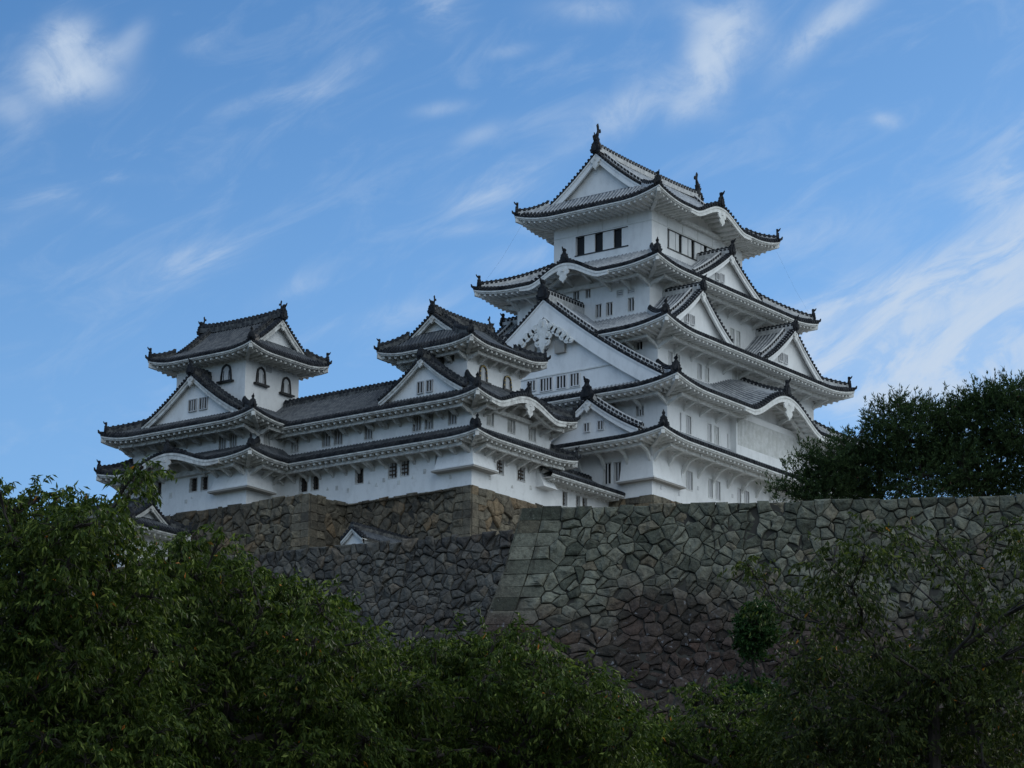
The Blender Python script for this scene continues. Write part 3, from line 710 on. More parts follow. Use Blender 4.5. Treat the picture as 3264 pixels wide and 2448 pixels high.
# 4th tier
k4 = {'W': [(4.93, 3.5, 1.27)], 'E': [(4.93, 3.5, 1.27)]}
r4w = (-2.8, -1.66, 16.7, 11.5)
storey(K, SN, r4w, 62.8, 66.1, 66.4, k4, {
    'W': [(-.15, .42, 63.38, 64.48, 'bars'), (1.97, 2.55, 63.36, 64.45, 'bars'), (3.06, 3.6, 63.36, 64.45, 'bars'), (-.19, .42, 64.84, 65.28, 'slats'), (.91, 1.53, 64.8, 65.28, 'slats'), (4.14, 4.6, 65.2, 66.0, 'bars'), (5.27, 5.82, 65.2, 66.0, 'bars')],
    'S': [(9.29, 9.84, 63.3, 64.5, 'pale'), (10.2, 10.76, 63.25, 64.5, 'pale')]})
skirt(K, SN, (0, 0, 13.9, 9.85), (-5.49, -4.23, 19.4, 14.08), r4w, 69.3, 66.4, .55, 4.2, k4, brk=(1.9, .75, .5), c=.25)
gable(K, SN, 'S', -3.3, 6.95, .0, 70.15, 4.75, 2.95, .22, (.42, .55), .55, 66.6, [(5.3, 5.75, 67.6, 68.1, 'b'), (6.1, 6.5, 67.6, 68.2, 'b')], (.55, .62), orn=.72)
gable(K, SN, 'N', 13.1, 6.95, 9.85, 70.15, 4.75, 2.95, .22, orn=.72)
# 3rd tier
r3w = (-5, -3.88, 18.9, 13.73)
storey(K, SN, r3w, 56.5, 60.1, 60.42, {}, {
    'W': [(-2.44, -1.79, 59.3, 60.0, 'bars')],
    'S': [(-3.46, -2.93, 58.1, 59.25, 'barsw'), (-2.45, -1.88, 58.1, 59.25, 'pale'), (.77, 1.3, 58.0, 59.2, 'barsw'), (1.86, 2.4, 58.0, 59.2, 'pale'), (6.02, 6.58, 58.6, 59.8, 'pale'), (6.99, 7.55, 58.6, 59.8, 'pale'), (13, 13.5, 58.6, 59.7, 'pale')]})
skirt(K, SN, r4w, (-7.56, -6.45, 21.46, 16.3), r3w, 63.05, 60.42, .68, 4.6, {}, brk=(2.3, .8, .5), c=.25)
for cx in (-.8, 13.45):
    o = cx-.8*0
    gable(K, SN, 'S', -5.4, cx, -1.66, 64.8, 4.4, 3.4, .25, (.45, .6), .55, 61.0, [(cx-1.75, cx-1.3, 61.75, 62.45, 'b'), (cx-.95, cx-.5, 61.75, 62.45, 'b')], (.58, .68), orn=.7)
    gable(K, SN, 'N', 14.4, cx, 11.5, 64.9, 4.4, 3.4, .25, orn=.7)
# 2nd tier with the great west gable
k2 = {'S': [(7.1, 5.3, 2.15)], 'N': [(7.1, 5.3, 2.15)]}
r2w = (-7.0, -6.07, 20.9, 15.9)
storey(K, SN, r2w, 51.3, 54.7, 55.1, k2, {
    'W': [(-3.9, -3.2, 53.3, 54.1, 'bars')],
    'S': [(-5.23, -5.0, 52.15, 53.6, 'plain'), (-4.3, -3.66, 52.15, 53.55, 'barsw'), (-1.21, -.74, 52.1, 53.54, 'barsw'), (-.23, .34, 52.1, 53.52, 'pale'), (1.65, 1.78, 52.1, 53.3, 'plain'), (14.2, 14.8, 52.1, 53.5, 'pale')]})
skirt(K, SN, r3w, (-9.2, -8.47, 23.1, 18.3), r2w, 57.75, 55.1, .62, 4.6, k2, brk=(2.4, .8, .5), c=.25, orn=.9, kadd=True)
gable(K, SN, 'W', -8.2, 4.93, -2.8, 63.95, 11.35, 7.85, .2, (1.45, 1.4), .5, 55.9,
      [(6.0, 6.75, 56.6, 57.4, 'b'), (4.35, 5.46, 56.4, 57.4, 'b'), (3.0, 3.85, 56.4, 57.38, 'b'), (1.72, 2.53, 56.4, 57.38, 'b')], (.95, 2.6), orn=1.0, rh=.85, fancy=True)
gable(K, SN, 'E', 22.1, 4.93, 16.7, 63.95, 11.35, 7.85, .2, (.95, 1.5), .75, 55.9, (), (.9, 1.6), orn=1.35, rh=.85)
lt = MB()     # ledges of the gable wall
sbox(lt, 'W', -7.7, -4.2, 7.5, 57.56, 57.66, 0, .08); sbox(lt, 'W', -7.7, 1.6, 7.5, 56.22, 56.3, 0, .07)
lt.build('plaster_band', M['trim'], K)
lt = MB(); sbox(lt, 'W', -7.7, 3.0, 3.95, 59.25, 60.3, 0, .3); sbox(lt, 'W', -7.7, 5.9, 6.8, 59.25, 60.3, 0, .3); lt.build('shaded_box', M['beam'], K)  # boxes beside the pendant; their brown colour stands in for shade
# lattice bay
lb = MB(); sbox(lb, 'S', -6.07, 2.1, 12.7, 51.2, 52.45, 0, .55, 0); sbox(lb, 'S', -6.07, 2.1, 12.7, 54.75, 55.25, 0, .55, 0)
sbox(lb, 'S', -6.07, 2.1, 2.3, 52.45, 54.75, 0, .55, 0); sbox(lb, 'S', -6.07, 12.5, 12.7, 52.45, 54.75, 0, .55, 0)
sbox(lb, 'S', -6.07, 2.3, 12.5, 52.45, 54.75, .46, .5, 0)
lb.build('bay', [M['plaster'], M['bar']], K)
lb = MB(); n = 50
for i in range(n): sbox(lb, 'S', -6.07, 2.3+10.2*(i+.5)/n-.065, 2.3+10.2*(i+.5)/n+.065, 52.45, 54.75, .5, .545)
lb.build('lattice', M['trim'], K)
# 1st tier
r1w = (-9.1, -6.07, 23.0, 15.9)
storey(K, SN, r1w, 46.32, 50.3, 50.62, {}, {
    'W': [(-3.2, -2.6, 47.7, 49.3, 'bars'), (-2.27, -1.6, 47.7, 49.35, 'bars')],
    'S': [(-5.1, -4.98, 47.9, 49.1, 'plain'), (-4.35, -3.5, 47.7, 49.14, 'barsw'), (-1.17, -.6, 47.65, 49.11, 'barsw'), (-.1, .5, 47.65, 49.12, 'barsw'), (3.08, 3.56, 47.65, 49.13, 'barsw'), (4.1, 4.78, 47.65, 49.13, 'barsw'), (8.5, 9.1, 47.65, 49.1, 'barsw')]})
skirt(K, SN, r2w, (-11.2, -8.5, 25.2, 18.2), r1w, 52.0, 50.62, .45, 4.2, {}, brk=(2.15, 1.3, .62), c=.2)
gable(K, SN, 'W', -10.1, -.75, -7.0, 54.5, 4.75, 2.95, .25, (.5, .6), .5, 51.2, [(-1.9, -1.45, 51.95, 52.6, 'b'), (-.6, -.15, 51.95, 52.6, 'b')], (.6, .7), orn=1.0)
chute(K, SN, -9.1, -6.07, 2.75, 3.7, 47.7, 49.6, .38)
loopholes(K, 'S', -6.07, [(-7.9, 47.0, .2, .3, 0), (-2.7, 47.9, .22, .3, 0), (-5.4, 46.95, .28, .28, 1), (1.5, 47.3, .22, .32, 0), (2.3, 48.2, .22, .3, 0), (6.3, 47.6, .25, .3, 1)], M['bar'])
# ================================================================== MIDDLE (west) TURRET
T = thing('west_turret', (-21.8, 2, 44.3), 'three-tiered white turret between the long corridor and the main keep', 'turret', 'lesser keeps beside the main keep')
rm = (-26.57, -2.2, -16.9, 7.0)
kM = {'S': [(-22.1, 3.7, 1.0)]}
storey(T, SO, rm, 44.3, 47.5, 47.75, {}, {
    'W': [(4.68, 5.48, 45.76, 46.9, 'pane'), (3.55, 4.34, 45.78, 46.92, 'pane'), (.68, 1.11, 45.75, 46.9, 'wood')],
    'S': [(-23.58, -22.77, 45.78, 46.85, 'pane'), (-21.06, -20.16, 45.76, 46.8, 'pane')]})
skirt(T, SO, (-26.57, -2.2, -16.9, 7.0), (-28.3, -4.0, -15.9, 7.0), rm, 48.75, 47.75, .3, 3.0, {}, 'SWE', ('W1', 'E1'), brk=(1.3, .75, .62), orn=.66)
storey(T, SO, (-26.57, -2.2, -16.9, 7.0), 48.5, 50.3, 50.62, kM, {
    'W': [(2.53, 3.28, 49.0, 50.13, 'barsw'), (1.4, 2.15, 49.0, 50.13, 'barsw'), (-.76, -.02, 49.05, 50.2, 'barsw')],
    'S': [(-24.82, -24.07, 49.15, 50.1, 'pale'), (-22.28, -21.43, 49.12, 50.1, 'pale'), (-19.69, -18.86, 49.05, 50.05, 'pale')]})
skirt(T, SO, (-25.2, -.6, -18.6, 5.25), (-28.33, -4.0, -16.0, 5.75), rm, 52.9, 50.62, .42, 3.0, kM, 'SWE', ('W1', 'E1'), brk=(1.3, .6, .6), orn=.66)
gable(T, SO, 'W', -27.7, 1.75, -25.2, 54.2, 3.9, 2.75, .25, (.32, .4), .45, 50.9, [(1.0, 1.45, 51.6, 52.4, 'b'), (1.85, 2.3, 51.6, 52.4, 'b')], (.5, .5), orn=.55)
storey(T, SO, (-25.2, -.6, -18.6, 5.25), 52.4, 54.9, 55.2, {}, {'W': [(.63, 1.24, 54.25, 54.9, 'bars')], 'S': []})
bell_window(T, 'S', -.6, -23.35, 52.9, 1.05, 1.3, 1); bell_window(T, 'S', -.6, -20.35, 52.9, 1.05, 1.15, 1)
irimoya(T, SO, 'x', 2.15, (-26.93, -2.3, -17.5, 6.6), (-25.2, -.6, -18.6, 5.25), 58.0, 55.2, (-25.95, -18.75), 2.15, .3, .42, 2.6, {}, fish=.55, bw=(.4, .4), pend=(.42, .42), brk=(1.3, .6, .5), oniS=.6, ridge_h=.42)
chute(T, SO, -26.57, -2.2, 3.0, 2.1, 45.75, 47.2, .55)
cm = MB()
cm.grid([[(-18.75, -2.2, 47.3), (-17.15, -2.2, 47.3)], [(-18.75, -2.95, 45.7), (-17.15, -2.95, 45.7)]]); cm.poly([(-18.75, -2.2, 47.3), (-18.75, -2.95, 45.7), (-18.75, -2.2, 45.7)]); cm.poly([(-17.15, -2.2, 47.3), (-17.15, -2.2, 45.7), (-17.15, -2.95, 45.7)])
sbox(cm, 'S', -2.2, -18.8, -17.1, 45.62, 45.7, 0, .8, 0); cm.build('stone_drop_chute', [SO.pl, M['wood']], T)
loopholes(T, 'W', -26.57, [(6.6, 45.3, .28, .3, 1), (5.9, 45.55, .22, .3, 0), (4.5, 45.2, .25, .3, 0), (3.2, 45.45, .24, .26, 1), (2.1, 45.7, .24, .34, 0), (-.3, 45.0, .22, .3, 0)], M['trim_old'])
loopholes(T, 'S', -2.2, [(-24.4, 45.1, .22, .3, 0), (-21.7, 45.0, .25, .25, 1), (-19.4, 45.3, .22, .3, 0)], M['trim_old'])
# ================================================================== CORRIDOR
C = thing('corridor_building', (-24, 11.4, 44.4), 'long low white two-storey corridor joining the leftmost turret to the middle one', 'corridor building')
rc_ = (-26.57, 7.0, -21.4, 16.2)
storey(C, SO, rc_, 44.3, 47.5, 47.75, {}, {'W': [(13.29, 14.07, 45.76, 46.95, 'wood'), (12.17, 12.9, 45.78, 46.9, 'wood'), (7.87, 8.62, 45.75, 46.87, 'wood')]})
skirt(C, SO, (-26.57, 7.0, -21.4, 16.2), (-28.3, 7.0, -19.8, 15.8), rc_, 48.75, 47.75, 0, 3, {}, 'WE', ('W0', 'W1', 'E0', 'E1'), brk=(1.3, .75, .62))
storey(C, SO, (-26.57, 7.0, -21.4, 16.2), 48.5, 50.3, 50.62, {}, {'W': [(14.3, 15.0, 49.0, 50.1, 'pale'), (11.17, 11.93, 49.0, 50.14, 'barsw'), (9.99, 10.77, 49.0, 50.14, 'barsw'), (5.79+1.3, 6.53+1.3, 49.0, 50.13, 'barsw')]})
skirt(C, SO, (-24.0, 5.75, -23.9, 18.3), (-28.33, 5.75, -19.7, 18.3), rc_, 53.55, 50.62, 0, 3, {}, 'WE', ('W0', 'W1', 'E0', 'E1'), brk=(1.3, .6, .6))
rr = MB(); ridge(rr, [(-23.95, 4.6+i*1.35, 53.5) for i in range(11)], .42, .42, .4, False); rr.build('main_ridge', [SO.ridge, M['tile_dark']], C)
loopholes(C, 'W', -26.57, [(15.2, 45.4, .22, .3, 0), (11.3, 45.6, .25, .26, 1), (10.4, 45.5, .24, .34, 0), (9.3, 45.2, .22, .3, 0), (7.3, 45.6, .24, .3, 1)], M['trim_old'])
# ================================================================== LEFT (northwest) TURRET
N_ = thing('northwest_turret', (-26, 22, 44.4), 'leftmost three-tiered white turret with arched black windows facing the trees', 'turret', 'lesser keeps beside the main keep')
rl = (-30.45, 15.9, -21.5, 28.6); kL = {'W': [(22.2, 4.3, 1.05)]}
storey(N_, SO, rl, 44.4, 47.4, 47.75, kL, {
    'W': [(24.6, 25.2, 46.2, 47.2, 'wood'), (20.91, 21.66, 46.03, 47.07, 'wood'), (19.83, 20.5, 46.0, 47.06, 'wood')]})
skirt(N_, SO, (-29.6, 15.7, -21.5, 28.7), (-32.6, 13.75, -19.8, 29.5), rl, 49.2, 47.75, .4, 3.2, kL, 'SWNE', (), brk=(1.4, .85, .62), orn=.66)
rl2 = (-29.6, 15.7, -21.5, 28.7)
storey(N_, SO, rl2, 48.6, 50.5, 50.85, {}, {
    'W': [(24.1, 24.7, 49.7, 50.3, 'bars'), (18.95, 19.6, 49.25, 50.25, 'barsw'), (17.85, 18.5, 49.25, 50.25, 'barsw')],
    'S': [(-28.9, -28.3, 49.3, 50.2, 'pale')]})
skirt(N_, SO, (-28.5, 18.2, -22.3, 25.35), (-31.9, 14.2, -19.6, 29.95), rl2, 52.9, 50.85, .5, 3.4, {}, 'SWNE', (), brk=(1.4, .6, .6), orn=.66)
gable(N_, SO, 'W', -30.6, 21.85, -28.5, 55.3, 5.0, 3.45, .25, (.4, .5), .45, 51.6, [(20.5, 21.2, 52.45, 53.3, 'b'), (21.6, 22.3, 52.45, 53.3, 'b')], (.55, .65), orn=.7)
storey(N_, SO, (-28.5, 18.2, -22.3, 25.35), 52.0, 56.5, 56.85, {}, {})
bell_window(N_, 'W', -28.5, 20.12, 54.9, 1.15, 1.35, .4); bell_window(N_, 'S', 18.2, -26.78, 54.75, 1.15, 1.38, .4); bell_window(N_, 'S', 18.2, -23.83, 54.6, 1.15, 1.38, .4)
vn = MB(); sbox(vn, 'S', 18.2, -26.2, -25.55, 55.9, 56.3, 0, .05); vn.build('vent', M['bar_dim'], N_)
irimoya(N_, SO, 'y', -25.45, (-30.1, 16.3, -20.95, 27.0), (-28.5, 18.2, -22.3, 25.35), 60.2, 56.85, (17.3, 25.75), 2.85, .32, .45, 2.8, {}, fish=.55, bw=(.5, .5), pend=(.55, .55), oniS=.7, ridge_h=.5)
chute(N_, SO, -30.45, 15.9, 3.1, 2.4, 45.75, 47.2, .55)
loopholes(N_, 'W', -30.45, [(23.6, 45.8, .26, .4, 0), (21.4, 45.5, .2, .2, 1), (22.0, 45.2, .22, .28, 0), (19.1, 45.6, .2, .25, 0)], M['trim_old'])
# ================================================================== LINK GATE between the middle turret and the keep
G = thing('link_building', (-13, 0, 44.4), 'small low white link wing between the middle turret and the main keep', 'corridor building')
rg = (-16.9, -2.2, -9.1, 2.6)
storey(G, SO, rg, 44.3, 46.0, 46.55, {}, {'S': [(-15.35, -14.8, 44.85, 45.95, 'wood'), (-13.6, -13.12, 44.9, 45.95, 'wood'), (-12.78, -12.2, 44.9, 45.95, 'wood')]})
skirt(G, SO, (-17, -.4, -9.1, -.3), (-18.6, -3.6, -9.2, 3.9), rg, 48.15, 46.65, .0, 3, {}, 'SN', ('S0', 'S1', 'N0', 'N1'))
rr = MB(); ridge(rr, [(-18.4+i*.93, -.35, 48.05) for i in range(11)], .38, .36, .4, False); rr.build('main_ridge', [SO.ridge, M['tile_dark']], G)
# ================================================================== small gatehouse roof among the trees, and wall-end roof
Q = thing('gate_turret', (-35, 25, 39), 'small gabled turret roof half hidden in leaves below the leftmost turret', 'gatehouse')
storey(Q, SO, (-37.2, 21.6, -32.6, 29), 38.8, 41.9, 42.2, {}, {})
irimoya(Q, SO, 'y', -34.9, (-38.3, 20.3, -31.5, 30.2), (-37.2, 21.6, -32.6, 29), 44.3, 42.25, (21.2, 29.2), 2.0, .25, .25, 2.0, {}, fish=.45, bw=(.35, .35), pend=(.35, .35), oniS=.6, ridge_h=.35)
PW = thing('plaster_wall', (-31, 2.6, 38.8), 'short white plaster wall end under a tiled cap on top of the stone terrace', 'wall')
pm = MB(); pm.box([(-33.6, 2.15, 38.6), (-27.4, 2.15, 38.6), (-27.4, 3.05, 38.6), (-33.6, 3.05, 38.6), (-33.6, 2.15, 39.95), (-27.4, 2.15, 39.95), (-27.4, 3.05, 39.95), (-33.6, 3.05, 39.95)])
pm.poly([(-33.6, 2.15, 39.95), (-33.6, 3.05, 39.95), (-33.6, 2.6, 40.3)]); pm.build('wall', M['plaster_old'], PW)
gable(PW, SO, 'W', -34.0, 2.6, -27.4, 40.55, 1.0, .85, .1, (.3, .3), .25, 39.2, (), None, orn=0, rh=.16, vr=False)
# ================================================================== STONE WALLS
def stone_fn(a, b, c_, moss=.5):
    def fn(B, p):
        at_ = B.n('ShaderNodeAttribute'); at_.attribute_name = 'stone'; sp_ = B.n('ShaderNodeSeparateColor'); B.L.new(at_.outputs['Color'], sp_.inputs[0])
        co = objco(B); col = B.mix(sp_.outputs[0], c3(*a), c3(*b)); col = B.mix(B.m('MULTIPLY', B.ramp(sp_.outputs[1], .82, 1.0), .7), col, c3(*c_))
        f = B.noise(co, 3.5, 6, .65); col = B.mix(B.m('MULTIPLY', B.ramp(f, .38, .66), .75), col, B.mix(.55, col, c3(.02, .02, .018)))
        big = B.noise(co, .11, 3, .5); col = B.mix(B.m('MULTIPLY', B.ramp(big, .42, .62), moss), col, B.mix(1., col, c3(.52, .42, .44), 'MULTIPLY'))
        l = B.noise(co, 9, 4, .6); col = B.mix(B.m('MULTIPLY', B.ramp(l, .58, .75), .4), col, c3(.26, .27, .23)); q_ = B.noise(co, 1.6, 7, .7); col = B.mix(B.m('MULTIPLY', B.ramp(q_, .5, .64), .7), col, B.mix(1., col, c3(.42, .40, .39), 'MULTIPLY'))
        sz = B.n('ShaderNodeSeparateXYZ'); B.L.new(co, sz.inputs[0]); damp = B.m('MULTIPLY', B.ramp(B.m('ADD', sz.outputs[2], B.m('MULTIPLY', B.noise(co, .14, 3, .5), 9.)), 33.2, 30.6), moss)
        col = B.mix(B.m('MULTIPLY', damp, .95), col, B.mix(1., col, c3(.46, .34, .36), 'MULTIPLY'))
        col = B.mix(B.m('MULTIPLY', damp, B.m('MULTIPLY', B.ramp(B.noise(co, 2.1, 5, .6), .6, .68), .6)), col, c3(.24, .25, .27))
        B.L.new(col, p.inputs['Base Color'])
        bm = B.n('ShaderNodeBump'); bm.inputs['Strength'].default_value = .9; bm.inputs['Distance'].default_value = .12
        B.L.new(B.noise(co, 6, 6, .65), bm.inputs['Height']); B.L.new(bm.outputs[0], p.inputs['Normal'])
    return fn
M['stone_green'] = mat('mossy_grey_stone', fn=stone_fn((.058, .064, .046), (.215, .215, .165), (.19, .155, .105), .9), rough=.9)
M['stone_dark'] = mat('dark_stone', fn=stone_fn((.055, .053, .05), (.145, .138, .12), (.18, .14, .10), .6), rough=.9)
M['stone_tan'] = mat('tan_stone', fn=stone_fn((.095, .085, .065), (.22, .19, .135), (.26, .18, .10), .3), rough=.9)
M['gap'] = mat('stone_gap', (.04, .038, .033), 1)
def clip(poly, px, py, nx, ny):      # keep points with (p-P).n <= 0
    out = []; n = len(poly)
    for i in range(n):
        a = poly[i]; b = poly[(i+1) % n]; da = (a[0]-px)*nx+(a[1]-py)*ny; db = (b[0]-px)*nx+(b[1]-py)*ny
        if da <= 0: out.append(a)
        if (da < 0 < db) or (db < 0 < da):
            t = da/(da-db); out.append((a[0]+(b[0]-a[0])*t, a[1]+(b[1]-a[1])*t))
    return out
class StoneMesh:
    def __init__(s): s.mb = MB(); s.cols = []
    def patch(s, org, du, nrm, Lu, H, bat, size=.9, asp=1.35, q0=True, q1=False, qw=(1.9, 1.15), qh=.75, seed=1, lean0=0, lean1=0, rise=0.0, topj=.16, depth=.13):
        """org: top left corner; du: along; nrm: outward. bat(v): how far the face steps out v metres down. lean: how the ends spread with the batter"""
        rnd = random.Random(seed); org = Vector(org); du = Vector(du).normalized(); nrm = Vector(nrm).normalized(); mb = s.mb
        def X(u, v, d):
            b = bat(max(v, 0)); uu = u-lean0*b*max(0, 1-u/min(8, Lu))+lean1*b*max(0, 1-(Lu-u)/min(8, Lu))
            return org+du*uu+nrm*(b+d)+Vector((0, 0, rise*u-v))
        sites = []; twin = {}; tcol = {}
        if q0 or q1:
            k = 0; v = qh*.45
            while v < H:
                h = qh*rnd.uniform(.78, 1.25)
                for e, on_ in ((0, q0), (1, q1)):
                    if not on_: continue
                    w0 = (qw[0]+qw[1])/2*.72; u = w0/2; uu2 = w0*1.5; long_ = qw[(k+e) % 2] == max(qw)
                    sites.append((u if e == 0 else Lu-u, v, 1)); sites.append((uu2 if e == 0 else Lu-uu2, v, 1 if long_ else 3))
                    if long_: twin[len(sites)-1] = len(sites)-2
                v += h; k += 1
        lo = ((qw[0]+qw[1])*.72 if q0 else 0); hi = Lu-((qw[0]+qw[1])*.72 if q1 else 0)
        sw_, sh = size*asp, size
        nv = int(H/sh*1.02)+2
        for j in range(nv):
            v = (j+.5)*sh*.97; nu = max(1, int((hi-lo)/sw_))
            for i in range(nu+1):
                u = lo+(i+.5+(.5 if j % 2 else 0))*(hi-lo)/nu-.25*sw_
                if rnd.random() < .06: continue
                jv = rnd.uniform(-.42, .42)*sh if j > 0 else rnd.uniform(-.1, .18)*sh
                u2 = u+rnd.uniform(-.5, .5)*sw_
                if u2 < (lo*1.02 if q0 else -.2) or u2 > Lu-((Lu-hi)*1.02 if q1 else -.2): continue
                sites.append((u2, v+jv, 0))
                if rnd.random() < .42: sites.append((u2+rnd.uniform(.4, .6)*sw_, v+jv+rnd.uniform(.3, .5)*sh, 2))
        wt = [0 if q in (1, 3) else (rnd.uniform(-.15, .5) if q == 0 else rnd.uniform(-.2, .05))*size*size for (_, _, q) in sites]
        cell = max(size*2.4, qw[0]*1.1); gridd = {}
        for k, (u, v, q) in enumerate(sites): gridd.setdefault((int(u//cell), int(v//cell)), []).append(k)
        for k, (u, v, q) in enumerate(sites):
            top_ = -rnd.uniform(0, topj) if v < size else 0
            poly = [(max(0, u-cell), max(top_, v-cell)), (min(Lu, u+cell), max(top_, v-cell)), (min(Lu, u+cell), min(H, v+cell)), (max(0, u-cell), min(H, v+cell))]
            cu, cv = int(u//cell), int(v//cell)
            for a in (-1, 0, 1):
                for b in (-1, 0, 1):
                    for j in gridd.get((cu+a, cv+b), ()):
                        if j == k: continue
                        x, y, _ = sites[j]; dx, dy = x-u, y-v; 
                        if dx*dx+dy*dy < 1e-4: continue
                        d2 = dx*dx+dy*dy; f = min(.8, max(.2, .5+(wt[k]-wt[j])/(2*d2))); poly = clip(poly, u+dx*f, v+dy*f, dx, dy)
                        if len(poly) < 3: break
                    if len(poly) < 3: break
                if len(poly) < 3: break
            if len(poly) < 3: continue
            ar = 0.5*abs(sum(poly[i][0]*poly[(i+1) % len(poly)][1]-poly[(i+1) % len(poly)][0]*poly[i][1] for i in range(len(poly))))
            if ar < .03: continue
            cx = sum(p[0] for p in poly)/len(poly); cy = sum(p[1] for p in poly)/len(poly)
            # rough, wandering outline shared by neighbours
            def warp(x, y):
                if q in (1, 3): return x, y
                a_ = mnoise.noise_vector(Vector((x*1.5, y*1.5, seed))); b_ = mnoise.noise_vector(Vector((x*4.5, y*4.5, seed+7)))
                e_ = min(1, max(0, (x-(lo if q0 else 0))/1.0))*min(1, max(0, (hi-x)/1.0)) if (q0 or q1) else 1
                return x+(a_.x*.16+b_.x*.05)*e_, y+(a_.y*.13+b_.y*.05)*e_*min(1, max(0, y/.5))
            pp = []
            for i, p in enumerate(poly):
                nx = poly[(i+1) % len(poly)]; L_ = math.hypot(nx[0]-p[0], nx[1]-p[1]); m_n = max(1, int(L_/.26)) if q not in (1, 3) else 1
                for f_ in range(m_n): pp.append(warp(p[0]+(nx[0]-p[0])*f_/m_n, p[1]+(nx[1]-p[1])*f_/m_n))
            cx = sum(p[0] for p in pp)/len(pp); cy = sum(p[1] for p in pp)/len(pp)
            g = .012 if q == 1 else .03 if q == 3 else rnd.choice([.0, .005, .01, .015, .03, .055]); tx, ty = rnd.uniform(-.16, .16)*(.3 if q == 1 else 1), rnd.uniform(-.16, .16)*(.3 if q == 1 else 1); bz = rnd.uniform(-.05, .07)*(0.3 if q == 1 else 1)-(rnd.uniform(.08, .16) if q in (0, 2) and rnd.random() < (.12 if q == 0 else .4) else 0)
            rr = math.sqrt(ar)
            def ring(sc_, g_, d):
                o = []
                for p in pp:
                    x, y = p[0]-cx, p[1]-cy; l = math.hypot(x, y)+1e-6; f = max(.1, (l*sc_-g_)/l)
                    edge0 = (q == 1 and (p[0] < 1e-3 and q0 or p[0] > Lu-1e-3 and q1))
                    px_, py_ = cx+x*f, cy+y*f
                    if edge0: px_ = p[0]+(.03 if p[0] < 1 else -.03)
                    rn = mnoise.noise(Vector((px_*2.6, py_*2.6, seed+3)))*.09+mnoise.noise(Vector((px_*7, py_*7, seed)))*.03 if (q != 1 and d > 0) else 0
                    o.append(X(px_, py_, d+tx*x+ty*y+bz+rn))
                return o
            dd = depth*min(1, rr/.8)*(.8 if q == 1 else 1); f0 = len(mb.f)
            rows = [ring(1, g*.3, -.13), ring(1, g, .0), ring(.93, g, dd*.6), ring(.66, g, dd), ring(.3, g, dd*1.02)] if q != 1 else [ring(1, g*.5, -.22), ring(1, g, .05), ring(.985, g, dd*.75)]
            mb.grid(rows, 0, True); mb.poly(rows[-1], 0)
            c_ = (rnd.random(), rnd.random(), rnd.random()); tcol[k] = c_; c_ = tcol.get(twin.get(k), c_); s.cols += [c_]*(len(mb.f)-f0)
        f0 = len(mb.f); n = max(2, int(Lu/2)); m_ = max(3, int(H/1.5))
        mb.grid([[X(Lu*i/n, H*j/m_, -.08) for i in range(n+1)] for j in range(m_+1)], 1); s.cols += [(0, 0, 0)]*(len(mb.f)-f0)
        f0 = len(mb.f)
        mb.grid([[X(Lu*i/n, .05, -.12) for i in range(n+1)], [X(Lu*i/n, .05, -1.2) for i in range(n+1)]], 1); s.cols += [(0, 0, 0)]*(len(mb.f)-f0)
    def build(s, name, mt):
        o = s.mb.build(name, [mt, M['gap']]); me = o.data
        a = me.attributes.new('stone', 'FLOAT_COLOR', 'FACE'); arr = np.ones((len(s.mb.f), 4), dtype=np.float32); arr[:, :3] = np.array(s.cols, dtype=np.float32)
        a.data.foreach_set('color', arr.ravel()); return o
bat1 = lambda v: .16*v+.011*v*v
batf = lambda v: .17*v+.026*v*v
# great rampart in front, right
bw = StoneMesh(); bo = Vector((-57.17, -29.35, 33.82)); bd = Vector((12.7, -24.95, 0)).normalized(); bn = Vector((-.891, -.454, 0))
bw.patch(bo, bd, bn, 78, 21, lambda v: .18*v+.012*v*v, .56, 1.4, True, False, (2.1, 1.3), .80, 3, lean0=1.0, rise=0.0)
bw.patch(bo, -bn, -bd, 30, 21, lambda v: .18*v+.012*v*v, .95, 1.3, True, False, (1.2, 1.95), .82, 5, lean0=1.0)
tag(bw.build('stone_rampart', M['stone_green']), 'big greenish-grey stone rampart with a sloping squared corner, nearest on the right', 'stone rampart')
# lower dark terrace wall
lw = StoneMesh(); a_ = Vector((-36.75, 15.6, 39.0)); b_ = Vector((-31.35, -12.4, 39.0)); d_ = (b_-a_).normalized(); n_ = Vector((d_.y, -d_.x, 0))
if n_.x > 0: n_ = -n_
a2 = a_-d_*22; lw.patch(a2, d_, n_, 56, 21, bat1, .54, 1.35, False, False, seed=9, topj=.3, depth=.17)
tag(lw.build('terrace_wall', M['stone_dark']), 'long dark rubble terrace wall below the white corridor and turrets', 'stone wall')
# base of the lesser keeps and corridor
sb = StoneMesh()
sb.patch((-26.62, 9.55, 44.3), (0, -1, 0), (-1, 0, 0), 11.8, 6.6, lambda v: .05*v, .62, 1.3, False, True, (1.3, .8), .6, 21, lean1=1, topj=.12)
sb.patch((-26.62, -2.25, 44.3), (1, 0, 0), (0, -1, 0), 10, 6.6, lambda v: .05*v, .75, 1.3, True, False, (.8, 1.3), .6, 22, lean0=1, topj=.12)
sb.patch((-30.5, 30, 44.42), (0, -1, 0), (-1, 0, 0), 20.4, 6.6, lambda v: .06*v, .64, 1.3, False, True, (1.3, .8), .6, 23, lean1=1, topj=.16)
sb.patch((-30.5, 9.6, 44.35), (1, 0, 0), (0, -1, 0), 3.9, 6.6, lambda v: .05*v, .7, 1.3, True, False, (.8, 1.3), .6, 24, lean0=1, topj=.16)
o = sb.build('foundation_wall', M['stone_tan']); tag(o, 'tan stone base carrying the corridor and the two lesser turrets', 'stone base')
kb_ = StoneMesh()
